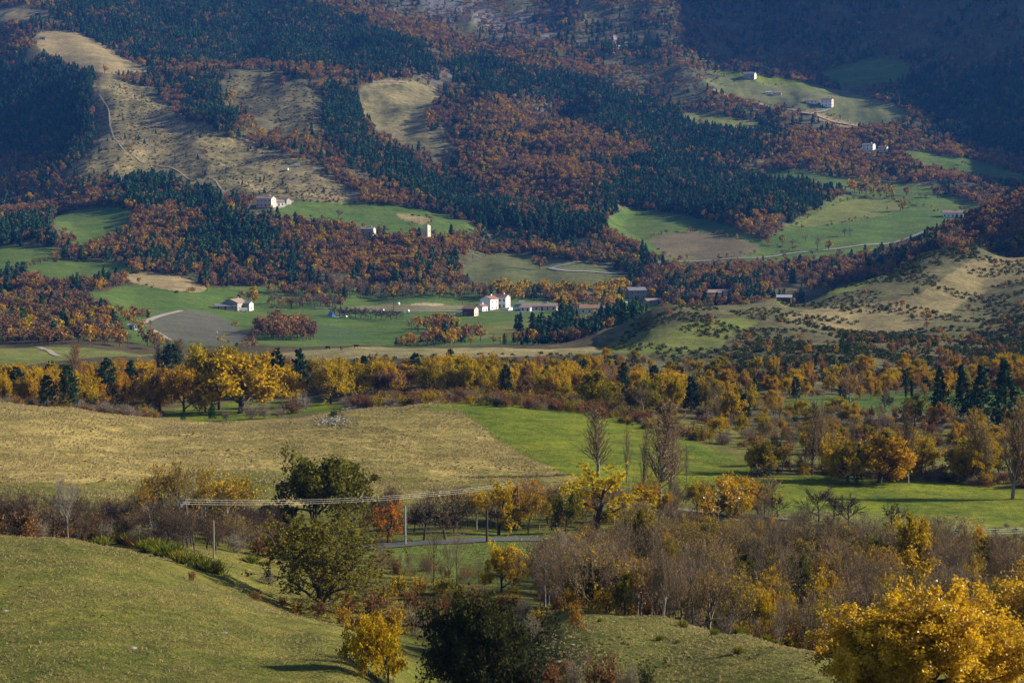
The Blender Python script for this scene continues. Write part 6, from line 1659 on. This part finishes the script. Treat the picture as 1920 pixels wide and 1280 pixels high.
def animal(label, px, py, rz, graze):
    x, y, z = hit(px, py, 600, 760)
    rings = [(-0.85, 1.18, 0.10, 0.16), (-0.75, 1.15, 0.26, 0.30), (-0.35, 1.08, 0.30, 0.36), (0.1, 1.04, 0.31, 0.38), (0.55, 1.08, 0.30, 0.38), (0.8, 1.18, 0.2, 0.28)]
    rings += [(1.1, 1.0, 0.12, 0.18), (1.3, 0.62, 0.09, 0.13), (1.42, 0.40, 0.10, 0.12), (1.6, 0.2, 0.06, 0.07)] if graze else [(1.0, 1.42, 0.13, 0.18), (1.2, 1.7, 0.1, 0.14), (1.4, 1.72, 0.11, 0.12), (1.65, 1.58, 0.06, 0.07)]
    K = 8; V = []; Fl = []
    for (a, c, ry, rz_) in rings:
        for k in range(K):
            t = k * 2 * math.pi / K
            V.append((a, ry * math.cos(t), c + rz_ * math.sin(t)))
    for i in range(len(rings) - 1):
        for k in range(K):
            Fl.append((i * K + k, i * K + (k + 1) % K, (i + 1) * K + (k + 1) % K, (i + 1) * K + k))
    Fl += [tuple(range(K))[::-1], tuple(range((len(rings) - 1) * K, len(rings) * K))]
    for sx, bend in ((-0.62, -0.12), (0.58, 0.03)):
        for sy in (-0.17, 0.17):
            o = len(V)
            for (dx, zz, r) in ((0, 0.95, 0.13), (bend * .2, 0.62, 0.085), (bend, 0.38, 0.06), (bend * .6, 0.0, 0.055)):
                V += [(sx + dx - r, sy - r, zz), (sx + dx + r, sy - r, zz), (sx + dx + r, sy + r, zz), (sx + dx - r, sy + r, zz)]
            for q in range(3):
                Fl += [(o + q * 4 + k, o + q * 4 + (k + 1) % 4, o + q * 4 + 4 + (k + 1) % 4, o + q * 4 + 4 + k) for k in range(4)]
    o = len(V); V += [(-0.86, -.03, 1.3), (-0.86, .03, 1.3), (-1.02, .02, 0.6), (-1.02, -.02, 0.6)]; Fl.append((o, o + 1, o + 2, o + 3))
    me = bpy.data.meshes.new('horse'); me.from_pydata(V, [], Fl); smooth(me); me.materials.append(M['hide'])
    ob = new('horse', me, loc=(x, y, z)); ob.rotation_euler = (0, 0, math.radians(rz)); tag(ob, label, 'horse')
animal('dark horse grazing at the left on the ridge pasture', 615, 654, 170, True)
animal('dark horse seen end on between two grazing horses', 640, 656, 80, True)
animal('dark horse grazing at the right on the ridge pasture', 668, 653, 10, True)

# ------------------------------------------------------------------ poles and power lines
def cyl(V, Fl, p0, p1, r0, r1, n_=8):
    p0, p1 = Vector(p0), Vector(p1)
    q = (p1 - p0).to_track_quat('Z', 'Y')
    o = len(V)
    for p, r in ((p0, r0), (p1, r1)):
        for k in range(n_):
            t = k * 2 * math.pi / n_
            V.append(tuple(p + q @ Vector((r * math.cos(t), r * math.sin(t), 0))))
    Fl += [(o + k, o + (k + 1) % n_, o + n_ + (k + 1) % n_, o + n_ + k) for k in range(n_)]
    Fl += [tuple(o + n_ + k for k in range(n_)), tuple(o + k for k in range(n_))[::-1]]

def pole(name, label, px, py, top, d, mat, r=0.13, arm=0.0, twin=False, rz=0.0):
    x, y, z = hit(px, py, *d)
    s = ray(px, top)[1]
    h = s * y - z
    root = new(name, None, loc=(x, y, z)); root.rotation_euler = (0, 0, math.radians(rz))
    for dx in ((-0.1, 0.75) if twin else (0,)):
        V, Fl = [], []
        cyl(V, Fl, (dx if dx else 0, 0, -0.5), (0 if not twin else (0.0 if dx < 0 else 0.3), 0, h), r * 1.25, r)
        part('post', V, Fl, mat, root)
    ends = []
    if arm:
        V, Fl = [], []
        box(V, Fl, -0.07, 0.07, -arm, arm, h - 0.25, h - 0.1)
        part('crossarm', V, Fl, 'woodpole', root)
        for k, dx in enumerate((-arm * .92, 0.0, arm * .92)):
            V, Fl = [], []
            cyl(V, Fl, (0, dx, h - 0.1), (0, dx, h + 0.18), 0.07, 0.05)
            part('insulator', V, Fl, 'bluepaint', root)
            a = math.radians(rz)
            ends.append(Vector((x - dx * math.sin(a), y + dx * math.cos(a), z + h + 0.18)))
    tag(root, label, 'pole')
    return ends, Vector((x, y, z + h))
e1, t1 = pole('power_pole', 'twin legged power pole among the half bare trees', 344, 1012, 943, (225, 275), 'woodpole', 0.12, 1.9, True)
e2, t2 = pole('power_pole', 'highest power pole with crossarm above the road', 966, 992, 910, (262, 310), 'woodpole', 0.12, 1.9, True)
e3, t3 = pole('power_pole', 'power pole with crossarm in front of the right field', 1780, 1052, 1000, (240, 285), 'woodpole', 0.12, 1.9)
pole('lamp_post', 'slim grey blue post at the road edge', 760, 1021, 948, (235, 262), 'postgrey', 0.10)
e5, t5 = pole('telephone_pole', 'brown wooden pole in front of the golden trees', 913, 1016, 955, (235, 265), 'wooddark', 0.12)
e6, t6 = pole('telephone_pole', 'dark thin pole rising from the right thicket', 1520, 1062, 991, (220, 275), 'wooddark', 0.12)
pole('post', 'slim greenish post in the dark left thicket', 401, 1046, 975, (190, 225), 'postgreen', 0.08)
for px, py, tp, lab in [(602, 578, 556, 'thin pale pole left of the valley orchard'), (738, 582, 562, 'thin pole beside the village road'), (867, 572, 552, 'thin dark pole behind the brown barn'), (1229, 562, 548, 'thin pole beside the pink roofed shed')]:
    pole('telephone_pole', lab, px, py, tp, (1080, 1400), 'wooddark', 0.14)
def wire(name, label, a, b, sag, r, mat, group=None):
    n_ = 40
    nodes = []
    for k in range(n_ + 1):
        t = k / n_
        p = a.lerp(b, t); p.z -= sag * 4 * t * (1 - t)
        nodes.append(p)
    V, Fc = tubes([(np.array(nodes)[None], np.full((1, n_ + 1), r))], (5,), r)
    me = mesh_np(name, V, [Fc]); me.materials.append(M[mat])
    tag(new(name, me), label, 'wire', group)
def off(px, top, d):
    u, s = ray(px, top)
    return Vector((u * d, d, s * d))
L0 = off(-260, 953, 238); R0 = off(2250, 955, 300)
for k in range(3):
    dv = Vector((0, (k - 1) * 1.75, 0))
    g_ = 'power line wires'
    wn = ('front', 'middle', 'rear')[k]
    wire('power_line', wn + ' pale wire running off left from the twin legged pole', L0 + dv, e1[k], 1.0, 0.009, 'cable')
    wire('power_line', wn + ' pale wire crossing the green oak to the highest pole', e1[k], e2[k], 0.9, 0.009, 'cable')
    wire('power_line', wn + ' pale wire falling from the highest pole to the right pole', e2[k], e3[k], 1.7, 0.009, 'cable')
    wire('power_line', wn + ' pale wire running off right from the right pole', e3[k], R0 + dv, 0.8, 0.009, 'cable')
wire('telephone_line', 'thin dark wire between the two brown poles', t5, t6, 1.6, 0.014, 'blackcable')
wire('telephone_line', 'thin dark wire falling right of the dark pole', t6, off(1900, 1075, 215), 1.2, 0.014, 'blackcable')

# ------------------------------------------------------------------ stones
def rock_mesh(seed):
    r = np.random.default_rng(seed)
    import bmesh
    bm = bmesh.new()
    bmesh.ops.create_icosphere(bm, subdivisions=1, radius=0.5)
    for v in bm.verts:
        v.co *= float(r.uniform(0.7, 1.25)); v.co.z *= 0.6
    me = bpy.data.meshes.new('rock'); bm.to_mesh(me); bm.free()
    me.materials.append(M['limestone'])
    return me
ROCKS = [rock_mesh(s) for s in range(5)]
for i, (px, py, s, lab) in enumerate([(420, 1186, 0.42, 'pale rock high on the left knoll above the tree shadow'), (250, 1215, 0.48, 'pale flat rock in the middle of the left knoll'), (156, 1029, 0.28, 'small white stone on the crest of the left knoll'), (10, 1145, 0.4, 'flat pale stone at the left edge of the knoll'), (497, 1165, 0.22, 'small pale stone near the right flank of the left knoll'),
                                   (455, 1252, 0.2, 'small white stone near the shadow at the bottom'), (1300, 1175, 0.35, 'pale stone on the crest of the right knoll'), (1075, 1208, 0.45, 'pale rock beside the dark tree on the right knoll'), (1050, 1240, 0.5, 'large pale rock right of the dark evergreen tree'), (1150, 1165, 0.3, 'small pale stone behind the orange bush'), (900, 806, 0.6, 'white stone on the bright green field'), (640, 790, 0.5, 'dark stone beside the stone heap')]):
    x, y, z = hit(px, py, 100, 470)
    o = new('rock', ROCKS[i % 5], loc=(x, y, z)); o.scale = (s * 1.3, s, s * 0.8); o.rotation_euler = (0, 0, i * 1.3); tag(o, lab, 'rock')
P_ = []; S2 = []
for t in np.linspace(0, 1, 260):
    px = 640 + 225 * t; py = 768 - 15 * t - 3 * math.sin(t * 3)
    x, y, z = hit(px + RNG.normal(0, 3), py + RNG.normal(0, 0.6), 400, 480); P_.append((x, y + RNG.normal(0, .4), z + RNG.uniform(0, .35))); s = RNG.uniform(.3, .75); S2.append((s, s, s))
rot_ = np.zeros((len(P_), 3)); rot_[:, 2] = RNG.uniform(0, 6, len(P_))
instancer('dry_stone_wall', ROCKS, P_, RNG.integers(0, 5, len(P_)), rot_, S2, 'tumbled grey dry stone wall along the top of the meadow', 'stone wall')
P_ = []; S2 = []
for k in range(90):
    x, y, z = hit(620 + RNG.normal(0, 16), 790 + RNG.normal(0, 5), 380, 460); P_.append((x, y, z + RNG.uniform(0, .3))); s = RNG.uniform(.3, .8); S2.append((s, s, s))
rot_ = np.zeros((len(P_), 3)); rot_[:, 2] = RNG.uniform(0, 6, len(P_))
instancer('stone_heap', ROCKS, P_, RNG.integers(0, 5, len(P_)), rot_, S2, 'heap of grey field stones in the dry meadow', 'stone heap')

# ------------------------------------------------------------------ the air of the valley
def haze():
    me = bpy.data.meshes.new('haze')
    x0, x1, y0, y1 = -5200.0, 5200.0, -40.0, 8000.0
    z0, z1 = float(Z.min()) - 1.0, float(Z.max()) + 25.0
    vs = [(x, y, z) for z in (z0, z1) for y in (y0, y1) for x in (x0, x1)]
    me.from_pydata(vs, [], [(0, 2, 3, 1), (4, 5, 7, 6), (0, 1, 5, 4), (2, 6, 7, 3), (0, 4, 6, 2), (1, 3, 7, 5)])
    m, t, out = new_mat('haze')
    v = t.nodes.new('ShaderNodeVolumePrincipled')
    v.inputs['Color'].default_value = (0.08, 0.30, 1.0, 1)
    v.inputs['Density'].default_value = 0.000040
    v.inputs['Anisotropy'].default_value = 0.0
    t.links.new(v.outputs[0], out.inputs['Volume'])
    me.materials.append(m)
    o = new('haze', me)
    o.visible_shadow = True
    tag(o, 'thin blue autumn haze lying over the far mountain', 'haze', kind='stuff')
haze()
